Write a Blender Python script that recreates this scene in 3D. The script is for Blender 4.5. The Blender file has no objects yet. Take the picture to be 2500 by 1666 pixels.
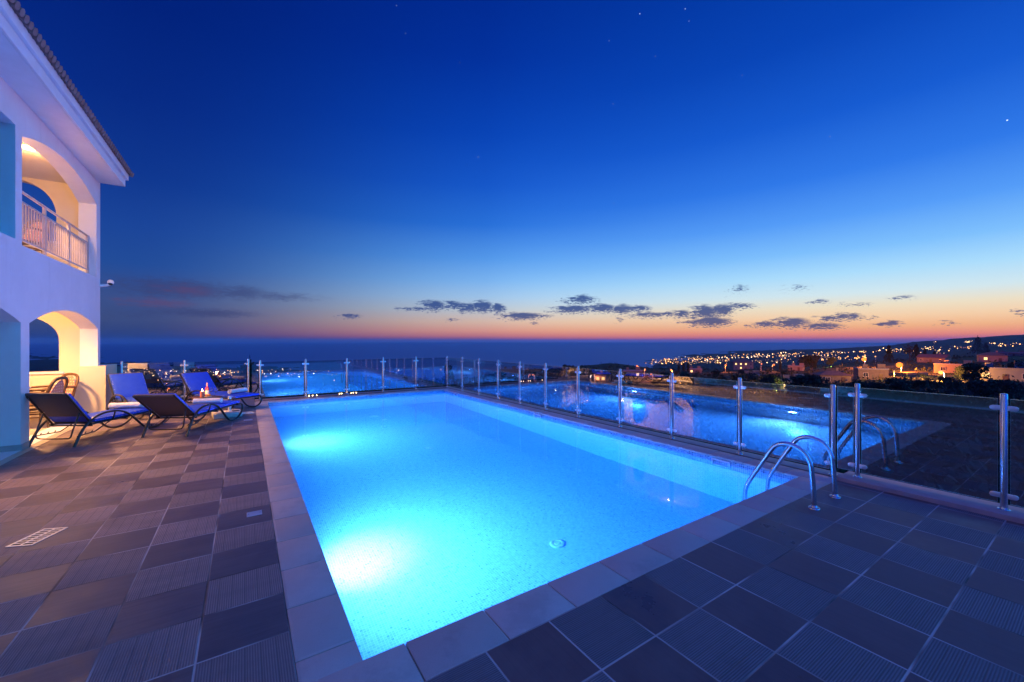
import bpy, bmesh, math, random
from mathutils import Vector, Matrix, noise
from mathutils.geometry import tessellate_polygon
random.seed(7)
PI = math.pi
sc = bpy.context.scene
C = sc.collection

# ---------------------------------------------------------------- camera frame (real metres, z=0 is the deck)
F = 985.0                       # focal length in source pixels (2500 wide)
H = 1.6
TH = math.atan(652 / 985.0)
S, K = math.sin(TH), math.cos(TH)
CX, CY = -0.483, -2.09
def world(d, l, z=0.0):         # forward distance, lateral distance -> world point
    return (CX + S * d + K * l, CY + K * d - S * l, z)

# ---------------------------------------------------------------- mesh builder
class MB:
    def __init__(s): s.v, s.f, s.m = [], [], []
    def add(s, vs, fs, mi=0):
        o = len(s.v); s.v += [tuple(p) for p in vs]
        for f in fs: s.f.append(tuple(o + i for i in f)); s.m.append(mi)
        return s
    def box(s, a, b, mi=0):
        x0, y0, z0 = a; x1, y1, z1 = b
        return s.add([(x0,y0,z0),(x1,y0,z0),(x1,y1,z0),(x0,y1,z0),(x0,y0,z1),(x1,y0,z1),(x1,y1,z1),(x0,y1,z1)],
                     [(0,3,2,1),(4,5,6,7),(0,1,5,4),(1,2,6,5),(2,3,7,6),(3,0,4,7)], mi)
    def quad(s, a, b, c, d, mi=0): return s.add([a, b, c, d], [(0,1,2,3)], mi)
    def tube(s, pts, r, n=8, mi=0, caps=True, flat=1.0):
        pts = [Vector(p) for p in pts]; rings = []
        t = (pts[1] - pts[0]).normalized()
        u = t.cross(Vector((0,0,1)))
        if u.length < 1e-3: u = t.cross(Vector((0,1,0)))
        u.normalize()
        for i, p in enumerate(pts):
            t = (pts[min(i+1, len(pts)-1)] - pts[max(i-1, 0)]).normalized()
            u = (u - t * u.dot(t)).normalized(); w = t.cross(u)
            rr = r[i] if isinstance(r, (list, tuple)) else r
            rings.append([p + (u * math.cos(2*PI*k/n) * flat + w * math.sin(2*PI*k/n)) * rr for k in range(n)])
        vs = [p for R in rings for p in R]; fs = []
        for i in range(len(rings) - 1):
            for k in range(n):
                k2 = (k + 1) % n
                fs.append((i*n+k, i*n+k2, (i+1)*n+k2, (i+1)*n+k))
        if caps:
            fs.append(tuple(range(n))[::-1]); fs.append(tuple((len(rings)-1)*n + k for k in range(n)))
        return s.add(vs, fs, mi)
    def lathe(s, prof, c=(0,0,0), n=16, mi=0):
        vs = []; fs = []
        for r, z in prof:
            for k in range(n):
                a = 2*PI*k/n; vs.append((c[0] + r*math.cos(a), c[1] + r*math.sin(a), c[2] + z))
        for i in range(len(prof) - 1):
            for k in range(n):
                k2 = (k+1) % n; fs.append((i*n+k, i*n+k2, (i+1)*n+k2, (i+1)*n+k))
        fs.append(tuple(range(n))[::-1]); fs.append(tuple((len(prof)-1)*n + k for k in range(n)))
        return s.add(vs, fs, mi)
    def ball(s, c, r, n=10, mi=0, sz=1.0):
        m = max(4, n // 2 + 1)
        return s.lathe([(max(1e-4, r*math.sin(PI*i/m)), -r*sz*math.cos(PI*i/m)) for i in range(m+1)], c, n, mi)
    def plate(s, loops, to3, to3b, mi=0):
        """polygon (first loop) with holes (others), 2-D, thickened between the two mappings"""
        tris = tessellate_polygon([[Vector((a, b, 0)) for a, b in L] for L in loops])
        flat = [p for L in loops for p in L]; n = len(flat)
        vs = [to3(*p) for p in flat] + [to3b(*p) for p in flat]
        fs = [tuple(t) for t in tris] + [tuple(n + i for i in t[::-1]) for t in tris]
        o = 0
        for L in loops:
            m = len(L)
            for i in range(m):
                j = (i+1) % m; fs.append((o+i, o+j, n+o+j, n+o+i))
            o += m
        return s.add(vs, fs, mi)
    def xf(s, M):
        s.v = [tuple(M @ Vector(p)) for p in s.v]; return s
    def mesh(s, name, mats, smooth=False, bevel=0, seg=2, angle=None, normals=False):
        me = bpy.data.meshes.new(name)
        me.from_pydata(s.v, [], s.f)
        if not isinstance(mats, (list, tuple)): mats = [mats]
        for m in mats: me.materials.append(m)
        if len(mats) > 1: me.polygons.foreach_set('material_index', s.m)
        if bevel or normals:
            bm = bmesh.new(); bm.from_mesh(me)
            bmesh.ops.recalc_face_normals(bm, faces=bm.faces)
            if bevel:
                es = [e for e in bm.edges if len(e.link_faces) == 2 and e.calc_face_angle(0) > 0.5]
                bmesh.ops.bevel(bm, geom=es, offset=bevel, segments=seg, profile=0.5, affect='EDGES')
            bm.to_mesh(me); bm.free()
        if smooth:
            me.polygons.foreach_set('use_smooth', [True] * len(me.polygons))
            try: me.set_sharp_from_angle(angle=angle or math.radians(40))
            except Exception: pass
        me.update()
        return me

def catmull(pts, k=6):
    P = [Vector(p) for p in pts]; P = [2*P[0]-P[1]] + P + [2*P[-1]-P[-2]]; out = []
    for i in range(1, len(P) - 2):
        for j in range(k):
            t = j / k; a, b, c, d = P[i-1:i+3]
            out.append(0.5*((2*b) + (c-a)*t + (2*a-5*b+4*c-d)*t*t + (3*b-a-3*c+d)*t**3))
    out.append(P[-2]); return out

def link(o):
    C.objects.link(o); return o
def thing(name, label, cat, loc=(0,0,0), rz=0, group=None):
    o = link(bpy.data.objects.new(name, None)); o.location = loc; o.rotation_euler = (0, 0, rz)
    o.empty_display_size = 0.1
    o['label'] = label; o['category'] = cat
    if group: o['group'] = group
    return o
def tag(o, label, cat, group=None):
    o['label'] = label; o['category'] = cat
    if group: o['group'] = group
    return o
def inst(name, me, parent=None, loc=(0,0,0), rot=(0,0,0), scale=None):
    o = link(bpy.data.objects.new(name, me)); o.parent = parent; o.location = loc; o.rotation_euler = rot
    if scale: o.scale = scale if isinstance(scale, (tuple, list)) else (scale,)*3
    return o
def obj(name, mb, mats, parent=None, world_coords=False, **kw):
    if world_coords and parent is not None:
        p = Vector(parent.location)
        if parent.parent: p += Vector(parent.parent.location)
        mb.xf(Matrix.Translation(-p))
    return inst(name, mb.mesh(name, mats, **kw), parent)
def struct(name, mb, mats, kind='structure', **kw):
    o = obj(name, mb, mats, **kw); o['kind'] = kind; return o
def copy_tree(o, parent=None):
    c = link(o.copy()); c.parent = parent
    for ch in list(o.children): copy_tree(ch, c)
    return c

# ---------------------------------------------------------------- material helpers
def lin(r, g, b):
    f = lambda c: (c/255/12.92) if c/255 <= 0.04045 else ((c/255+0.055)/1.055)**2.4
    return (f(r), f(g), f(b), 1)
class NT:
    def __init__(s, nt): s.nt = nt
    def n(s, t, **kw):
        x = s.nt.nodes.new(t)
        for k, v in kw.items(): setattr(x, k, v)
        return x
    def put(s, sock, v):
        if v is None: return
        if isinstance(v, bpy.types.NodeSocket): s.nt.links.new(v, sock)
        else: sock.default_value = v
    def m(s, op, a, b=None, c=None, clamp=False):
        x = s.n('ShaderNodeMath', operation=op, use_clamp=clamp)
        for i, v in enumerate((a, b, c)): s.put(x.inputs[i], v)
        return x.outputs[0]
    def vm(s, op, a, b=None, out=0):
        x = s.n('ShaderNodeVectorMath', operation=op)
        s.put(x.inputs[0], a); s.put(x.inputs[1], b)
        return x.outputs[out]
    def mix(s, f, a, b, blend='MIX'):
        x = s.n('ShaderNodeMix', data_type='RGBA', blend_type=blend)
        s.put(x.inputs[0], f); s.put(x.inputs[6], a); s.put(x.inputs[7], b)
        return x.outputs[2]
    def mr(s, v, a, b, c=0.0, d=1.0, smooth=False):
        x = s.n('ShaderNodeMapRange', interpolation_type='SMOOTHSTEP' if smooth else 'LINEAR')
        for i, q in enumerate((v, a, b, c, d)): s.put(x.inputs[i], q)
        return x.outputs[0]
    def noise(s, vec, scale, detail=3, rough=0.55, out=0):
        x = s.n('ShaderNodeTexNoise'); s.put(x.inputs['Vector'], vec)
        x.inputs['Scale'].default_value = scale; x.inputs['Detail'].default_value = detail
        x.inputs['Roughness'].default_value = rough
        return x.outputs[out]
    def white(s, vec, out=0):
        x = s.n('ShaderNodeTexWhiteNoise', noise_dimensions='3D'); s.put(x.inputs['Vector'], vec); return x.outputs[out]
    def xyz(s, v):
        x = s.n('ShaderNodeSeparateXYZ'); s.put(x.inputs[0], v); return x.outputs
    def comb(s, a, b, c=0.0):
        x = s.n('ShaderNodeCombineXYZ')
        for i, v in enumerate((a, b, c)): s.put(x.inputs[i], v)
        return x.outputs[0]
    def ramp(s, f, stops, interp='LINEAR'):
        x = s.n('ShaderNodeValToRGB'); r = x.color_ramp; r.interpolation = interp
        while len(r.elements) < len(stops): r.elements.new(0.5)
        for e, (p, c) in zip(r.elements, stops): e.position = p; e.color = c
        s.put(x.inputs[0], f); return x.outputs[0]
    def bump(s, h, strength=0.3, dist=0.01):
        x = s.n('ShaderNodeBump'); x.inputs['Strength'].default_value = strength; x.inputs['Distance'].default_value = dist
        s.put(x.inputs['Height'], h); return x.outputs[0]
def new_mat(name):
    m = bpy.data.materials.new(name); m.use_nodes = True; nt = m.node_tree
    b = nt.nodes['Principled BSDF']; return m, NT(nt), b
def P(name, col, rough=0.6, metal=0.0, var=0.12, scale=6.0, bump=0.0, bscale=60, spec=0.5, trans=0, ior=1.45, coat=0):
    m, N, b = new_mat(name)
    c = (*col[:3], 1)
    geo = N.n('ShaderNodeTexCoord').outputs['Object']
    n = N.noise(geo, scale, 4)
    f = N.mr(n, 0.3, 0.7, 1 - var, 1 + var)
    x = N.n('ShaderNodeVectorMath', operation='SCALE'); x.inputs[0].default_value = c[:3]; N.put(x.inputs['Scale'], f)
    N.put(b.inputs['Base Color'], x.outputs[0])
    N.put(b.inputs['Roughness'], N.mr(n, 0.3, 0.7, rough*0.85, min(1, rough*1.15)))
    b.inputs['Metallic'].default_value = metal; b.inputs['Specular IOR Level'].default_value = spec
    b.inputs['Transmission Weight'].default_value = trans; b.inputs['IOR'].default_value = ior
    b.inputs['Coat Weight'].default_value = coat
    if bump: N.put(b.inputs['Normal'], N.bump(N.noise(geo, bscale, 4), bump))
    return m
def emit(name, col, strength, sampled=True):
    m = bpy.data.materials.new(name); m.use_nodes = True; nt = m.node_tree; nt.nodes.clear()
    e = nt.nodes.new('ShaderNodeEmission'); e.inputs[0].default_value = (*col[:3], 1); e.inputs[1].default_value = strength
    o = nt.nodes.new('ShaderNodeOutputMaterial'); nt.links.new(e.outputs[0], o.inputs[0])
    if not sampled: m.cycles.emission_sampling = 'NONE'
    return m

M = {}
# stucco, stone, metals, cloths
def stucco():
    m, N, b = new_mat('white_stucco')
    tc = N.n('ShaderNodeTexCoord').outputs['Object']
    n = N.noise(tc, 1.1, 5, .65); run = N.noise(N.vm('MULTIPLY', tc, (5, 5, .45)), 1.0, 5, .65)
    c = N.mix(N.mr(n, .35, .7), (.80,.80,.79,1), (.72,.72,.715,1))
    c = N.mix(N.mr(run, .55, .75, 0, .28, True), c, (.52,.51,.50,1))
    N.put(b.inputs['Base Color'], c); b.inputs['Roughness'].default_value = .88
    N.put(b.inputs['Normal'], N.bump(N.m('ADD', N.noise(tc, 70, 4), N.m('MULTIPLY', N.noise(tc, 9, 3), 1.4)), .22, .006))
    return m
M['stucco'] = stucco()
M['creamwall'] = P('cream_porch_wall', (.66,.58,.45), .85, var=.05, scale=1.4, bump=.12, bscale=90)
M['fascia'] = P('white_fascia', (.76,.76,.76), .6, var=.04)
M['plinth'] = P('grey_plinth', (.42,.38,.36), .8)
M['steel'] = P('brushed_steel', (.62,.62,.63), .2, metal=1, var=.06, scale=30)
M['clampm'] = P('satin_clamp', (.75,.75,.76), .38, metal=.75, var=.05)
M['rubber'] = P('black_rubber', (.02,.02,.02), .6)
M['bronze'] = P('dark_tube', (.028,.024,.024), .32, coat=.3, var=.2)
M['sling'] = P('dark_sling', (.13,.10,.10), .75, var=.15, scale=40, bump=.2, bscale=400)
M['towel'] = P('white_towel', (.78,.75,.74), .95, bump=.6, bscale=180)
M['tilered'] = P('roof_tile', (.25,.16,.15), .8, var=.3, scale=5)
M['rail'] = P('painted_rail', (.58,.50,.45), .45)
M['wood'] = P('brown_wood', (.10,.05,.03), .5, var=.35, scale=12)
M['woodlight'] = P('porch_wood', (.16,.075,.035), .5, var=.3, scale=12)
M['chaircush'] = None
M['tabletop'] = P('cream_table', (.62,.55,.44), .5)
M['candle'] = P('orange_candle', (.75,.22,.12), .55)
M['wine'] = P('rose_bottle', (.45,.04,.09), .12, var=.05)
M['foil'] = P('pale_pink_foil', (.65,.3,.33), .4)
M['paper'] = P('label_paper', (.75,.72,.68), .8)
M['clear'] = P('clear_glass', (1,1,1), .02, trans=1, var=0)
M['fruit'] = P('orange_fruit', (.75,.28,.06), .5, var=.2)
M['apple'] = P('red_apple', (.6,.06,.05), .35, var=.3)
M['dish'] = P('white_dish', (.75,.74,.72), .3)
M['whiteplastic'] = P('white_plastic', (.75,.75,.76), .45)
M['concrete'] = P('white_concrete', (.66,.63,.60), .85, bump=.2)
M['blackband'] = P('dark_band', (.05,.05,.06), .5)
M['soil'] = None
M['flame'] = emit('flame', (1,.55,.16), 40, False)
M['orangecloth'] = P('orange_cloth', (.75,.16,.07), .8)
M['pane'] = P('window_glass', (.03,.035,.05), .05, var=.05)
M['porchfloor'] = P('cream_tile', (.52,.44,.34), .4, var=.1, scale=2)

def cushion_mat():
    m, N, b = new_mat('navy_cushion')
    tc = N.n('ShaderNodeTexCoord').outputs['Object']; g = N.n('ShaderNodeNewGeometry')
    x, y, z = N.xyz(tc)
    v = N.n('ShaderNodeTexVoronoi'); N.put(v.inputs['Vector'], tc); v.inputs['Scale'].default_value = 42
    spots = N.mr(v.outputs['Distance'], .22, .32, 1, 0)
    edge = N.m('GREATER_THAN', N.m('ABSOLUTE', y), .268)      # printed border runs along both long edges
    c = N.mix(N.m('MULTIPLY', N.m('MULTIPLY', spots, edge), .75), (.022,.075,.60,1), (.55,.55,.65,1))
    n = N.noise(tc, 9, 4)
    c = N.mix(N.mr(n, .3, .75, 0, .35), c, (.05,.12,.66,1))
    N.put(b.inputs['Base Color'], c); b.inputs['Roughness'].default_value = .62
    b.inputs['Specular IOR Level'].default_value = .25
    N.put(b.inputs['Normal'], N.bump(N.m('ADD', N.noise(tc, 12, 3), N.m('MULTIPLY', N.noise(tc, 300, 2), .15)), .35, .02))
    return m
M['cushion'] = cushion_mat()

def dotted():
    m, N, b = new_mat('dotted_pink_back')
    tc = N.n('ShaderNodeTexCoord').outputs['Object']; x, y, z = N.xyz(tc)
    row = N.m('FLOOR', N.m('DIVIDE', z, .055))
    fx = N.m('SUBTRACT', N.m('FRACT', N.m('ADD', N.m('DIVIDE', y, .075), N.m('MULTIPLY', row, .5))), .5)
    fz = N.m('SUBTRACT', N.m('FRACT', N.m('DIVIDE', z, .055)), .5)
    d = N.m('SQRT', N.m('ADD', N.m('POWER', fx, 2.0), N.m('POWER', fz, 2.0)))
    N.put(b.inputs['Base Color'], N.mix(N.mr(d, .16, .24, 1, 0), (.55,.24,.2,1), (.8,.68,.5,1)))
    b.inputs['Roughness'].default_value = .7
    return m
M['chaircush'] = dotted()

# ---- deck tiles: 0.4135 m squares, chequered ribbed / smooth
def deck_mat(name, yoff, along_y, swap, r0, r1, s0, s1):
    m, N, b = new_mat(name)
    tc = N.n('ShaderNodeTexCoord').outputs['Object']; x, y, z = N.xyz(tc)
    T = .4135
    U = N.m('DIVIDE', N.m('ADD', x, .275), T); V = N.m('DIVIDE', N.m('SUBTRACT', y, yoff), T)
    fu, fv = N.m('FRACT', U), N.m('FRACT', V); iu, iv = N.m('FLOOR', U), N.m('FLOOR', V)
    chk = N.m('MODULO', N.m('ADD', N.m('ADD', iu, iv), 400.0 + swap), 2.0)      # 1 = ribbed
    chk = N.m('GREATER_THAN', chk, .5)
    eu = N.m('MINIMUM', fu, N.m('SUBTRACT', 1.0, fu)); ev = N.m('MINIMUM', fv, N.m('SUBTRACT', 1.0, fv))
    e = N.m('MINIMUM', eu, ev)
    grout = N.mr(e, .009, .015, 1, 0)
    a, o = (fu, fv) if along_y else (fv, fu)           # a: across the ribs
    rib = N.m('SINE', N.m('MULTIPLY', a, 2*PI*36))
    g6 = N.m('ABSOLUTE', N.m('SUBTRACT', N.m('FRACT', N.m('MULTIPLY', a, 6.0)), .5))
    groove = N.mr(g6, .455, .485, 0, 1)
    # smooth tile: wood-like streaks running across
    st = N.noise(N.vm('MULTIPLY', tc, (3.0, 42.0, 1) if along_y else (42.0, 3.0, 1)), 1.0, 4, .6)
    st2 = N.noise(N.vm('MULTIPLY', tc, (1.2, 9.0, 1) if along_y else (9.0, 1.2, 1)), 1.0, 2)
    rnd = N.white(N.comb(iu, iv, 3.0))
    o6 = N.m('ABSOLUTE', N.m('SUBTRACT', N.m('FRACT', N.m('MULTIPLY', o, 6.0)), .5))
    thin = N.mr(o6, .475, .492, 0, .35)
    smooth_c = N.mix(N.m('ADD', N.m('MULTIPLY', st, .6), N.m('MULTIPLY', st2, .4)), s0, s1)
    smooth_c = N.mix(thin, smooth_c, (.03,.025,.028,1))
    dirt = N.noise(tc, 2.2, 5, .65)
    rib_c = N.mix(N.mr(rib, -1, 1, .0, 1.0), r0, r1)
    rib_c = N.mix(N.m('MULTIPLY', groove, .6), rib_c, (.07,.06,.06,1))
    rib_c = N.mix(N.mr(st2, .35, .7, 0, .35), rib_c, (.15,.12,.12,1))
    c = N.mix(chk, smooth_c, rib_c)
    c = N.mix(N.mr(rnd, 0, 1, 0, .28), c, (.06,.048,.05,1))
    c = N.mix(N.mr(dirt, .45, .75, 0, .35), c, (.22,.18,.17,1))
    stain = N.mr(N.noise(tc, .9, 6, .7), .54, .68, 0, .4, True)
    c = N.mix(stain, c, (.05,.04,.045,1))
    gn = N.white(N.comb(N.m('FLOOR', N.m('ADD', U, .5)), N.m('FLOOR', N.m('ADD', V, .5)), 9.0))
    gc = N.mix(N.mr(N.noise(tc, 1.3, 2), .42, .58), (.05,.04,.04,1), (.50,.43,.40,1))
    c = N.mix(grout, c, gc)
    N.put(b.inputs['Base Color'], c)
    N.put(b.inputs['Roughness'], N.mr(N.m('ADD', dirt, N.m('SUBTRACT', N.m('MULTIPLY', chk, .2), N.m('MULTIPLY', stain, .7))), .1, .9, .22, .68))
    hgt = N.m('MULTIPLY', chk, N.m('SUBTRACT', N.m('MULTIPLY', rib, .5), N.m('MULTIPLY', groove, 1.2)))
    hgt = N.m('ADD', hgt, N.m('MULTIPLY', st, .25)); hgt = N.m('SUBTRACT', hgt, N.m('MULTIPLY', grout, 1.5))
    N.put(b.inputs['Normal'], N.bump(hgt, .5, .0025))
    return m
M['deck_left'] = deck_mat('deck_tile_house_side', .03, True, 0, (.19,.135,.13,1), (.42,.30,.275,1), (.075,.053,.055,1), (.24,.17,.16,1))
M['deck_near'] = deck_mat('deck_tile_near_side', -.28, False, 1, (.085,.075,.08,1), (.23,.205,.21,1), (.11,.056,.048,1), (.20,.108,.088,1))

def coping_mat():
    m, N, b = new_mat('sandstone_coping')
    tc = N.n('ShaderNodeTexCoord').outputs['Object']; x, y, z = N.xyz(tc)
    r = N.white(N.comb(N.m('FLOOR', N.m('DIVIDE', N.m('ADD', x, .26), .476)), N.m('FLOOR', N.m('DIVIDE', N.m('SUBTRACT', y, .2), .476)), 1.0))
    n = N.noise(tc, 5, 5, .65); n2 = N.noise(tc, 160, 2)
    c = N.mix(n, (.50,.42,.37,1), (.66,.56,.50,1))
    c = N.mix(N.mr(r, 0, 1, 0, .6), c, (.40,.32,.28,1))
    c = N.mix(N.mr(n2, .55, .75, 0, .3), c, (.25,.2,.18,1))
    c = N.mix(N.mr(N.noise(tc, 1.6, 6, .7), .52, .66, 0, .35, True), c, (.30,.24,.22,1))
    N.put(b.inputs['Base Color'], c); b.inputs['Roughness'].default_value = .62
    N.put(b.inputs['Normal'], N.bump(N.m('ADD', n2, n), .12, .004))
    return m
M['coping'] = coping_mat()

# ---- pool mosaic
def mosaic(name, ax, band=False, pitch=.025):
    m, N, b = new_mat(name)
    tc = N.n('ShaderNodeTexCoord').outputs['Object']; q = N.xyz(tc)
    U = N.m('DIVIDE', q['XYZ'.index(ax[0])], pitch); V = N.m('DIVIDE', q['XYZ'.index(ax[1])], pitch)
    fu, fv = N.m('FRACT', U), N.m('FRACT', V)
    e = N.m('MINIMUM', N.m('MINIMUM', fu, N.m('SUBTRACT', 1.0, fu)), N.m('MINIMUM', fv, N.m('SUBTRACT', 1.0, fv)))
    grout = N.mr(e, .05, .10, 1, 0)
    r = N.white(N.comb(N.m('FLOOR', U), N.m('FLOOR', V), 2.0))
    r2 = N.white(N.comb(N.m('FLOOR', U), N.m('FLOOR', V), 5.0))
    if band:
        c = N.ramp(r, [(0, (.08,.20,.34,1)), (.3, (.12,.26,.40,1)), (.6, (.19,.35,.46,1)), (.85, (.28,.44,.52,1)), (.93, (.03,.08,.18,1))], 'CONSTANT')
    else:
        c = N.ramp(r, [(0, (.44,.59,.62,1)), (.3, (.54,.68,.70,1)), (.62, (.47,.62,.66,1)), (.8, (.58,.72,.73,1)), (.93, (.28,.45,.53,1)), (.97, (.38,.55,.61,1))], 'CONSTANT')
    c = N.mix(N.mr(r2, 0, 1, 0, .12), c, (.40,.55,.6,1))
    c = N.mix(grout, c, (.76,.82,.82,1) if not band else (.5,.6,.65,1))
    n = N.noise(tc, 1.6, 4); c = N.mix(N.mr(n, .45, .7, 0, .12), c, (.4,.52,.56,1))
    N.put(b.inputs['Base Color'], c); b.inputs['Roughness'].default_value = .25
    return m
M['mos_xy'] = mosaic('mosaic_floor', 'XY'); M['mos_yz'] = mosaic('mosaic_long_wall', 'YZ'); M['mos_xz'] = mosaic('mosaic_short_wall', 'XZ')
M['band_yz'] = mosaic('mosaic_band_long', 'YZ', True); M['band_xz'] = mosaic('mosaic_band_short', 'XZ', True)

def water_mat():
    m = bpy.data.materials.new('pool_water_clear'); m.use_nodes = True; nt = m.node_tree; nt.nodes.clear(); N = NT(nt)
    g = N.n('ShaderNodeBsdfGlass'); g.inputs['IOR'].default_value = 1.333; g.inputs['Roughness'].default_value = 0
    tc = N.n('ShaderNodeTexCoord').outputs['Object']
    v = N.n('ShaderNodeVolumeAbsorption'); v.inputs['Color'].default_value = (.30,.80,.97,1); v.inputs['Density'].default_value = .5
    o = N.n('ShaderNodeOutputMaterial'); nt.links.new(g.outputs[0], o.inputs['Surface']); nt.links.new(v.outputs[0], o.inputs['Volume'])
    return m
M['water'] = water_mat()

def fence_glass():
    m = bpy.data.materials.new('fence_glass'); m.use_nodes = True; nt = m.node_tree; nt.nodes.clear(); N = NT(nt)
    tc = N.n('ShaderNodeTexCoord').outputs['Object']; x, y, z = N.xyz(tc)
    t = N.n('ShaderNodeBsdfTransparent'); t.inputs[0].default_value = (.86,.88,.90,1)
    g = N.n('ShaderNodeBsdfGlossy'); g.inputs['Roughness'].default_value = 0; g.inputs['Color'].default_value = (.95,.97,1,1)
    fr = N.n('ShaderNodeLayerWeight'); fr.inputs['Blend'].default_value = .25
    fac = N.mr(fr.outputs['Fresnel'], 0, 1, .33, 1.0)
    s1 = N.n('ShaderNodeMixShader'); N.put(s1.inputs[0], fac); nt.links.new(t.outputs[0], s1.inputs[1]); nt.links.new(g.outputs[0], s1.inputs[2])
    streak = N.noise(N.vm('MULTIPLY', tc, (14, 14, 2.2)), 1.0, 5, .7); spots = N.noise(tc, 85, 2)
    N.put(t.inputs[0], N.mix(N.m('ADD', N.mr(streak, .42, .8, 0, .3), N.mr(spots, .56, .75, 0, .25)), (.80,.82,.86,1), (.52,.54,.60,1)))
    o = N.n('ShaderNodeOutputMaterial'); nt.links.new(s1.outputs[0], o.inputs[0])
    return m
M['fglass'] = fence_glass()
def clear_face():
    m = bpy.data.materials.new('fence_glass_back'); m.use_nodes = True; nt = m.node_tree; nt.nodes.clear()
    t = nt.nodes.new('ShaderNodeBsdfTransparent'); t.inputs[0].default_value = (.93,.95,.97,1); o = nt.nodes.new('ShaderNodeOutputMaterial'); nt.links.new(t.outputs[0], o.inputs[0]); return m
M['fclear'] = clear_face()
M['fedge'] = P('glass_edge', (.62,.80,.85), .15, var=.05)

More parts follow.
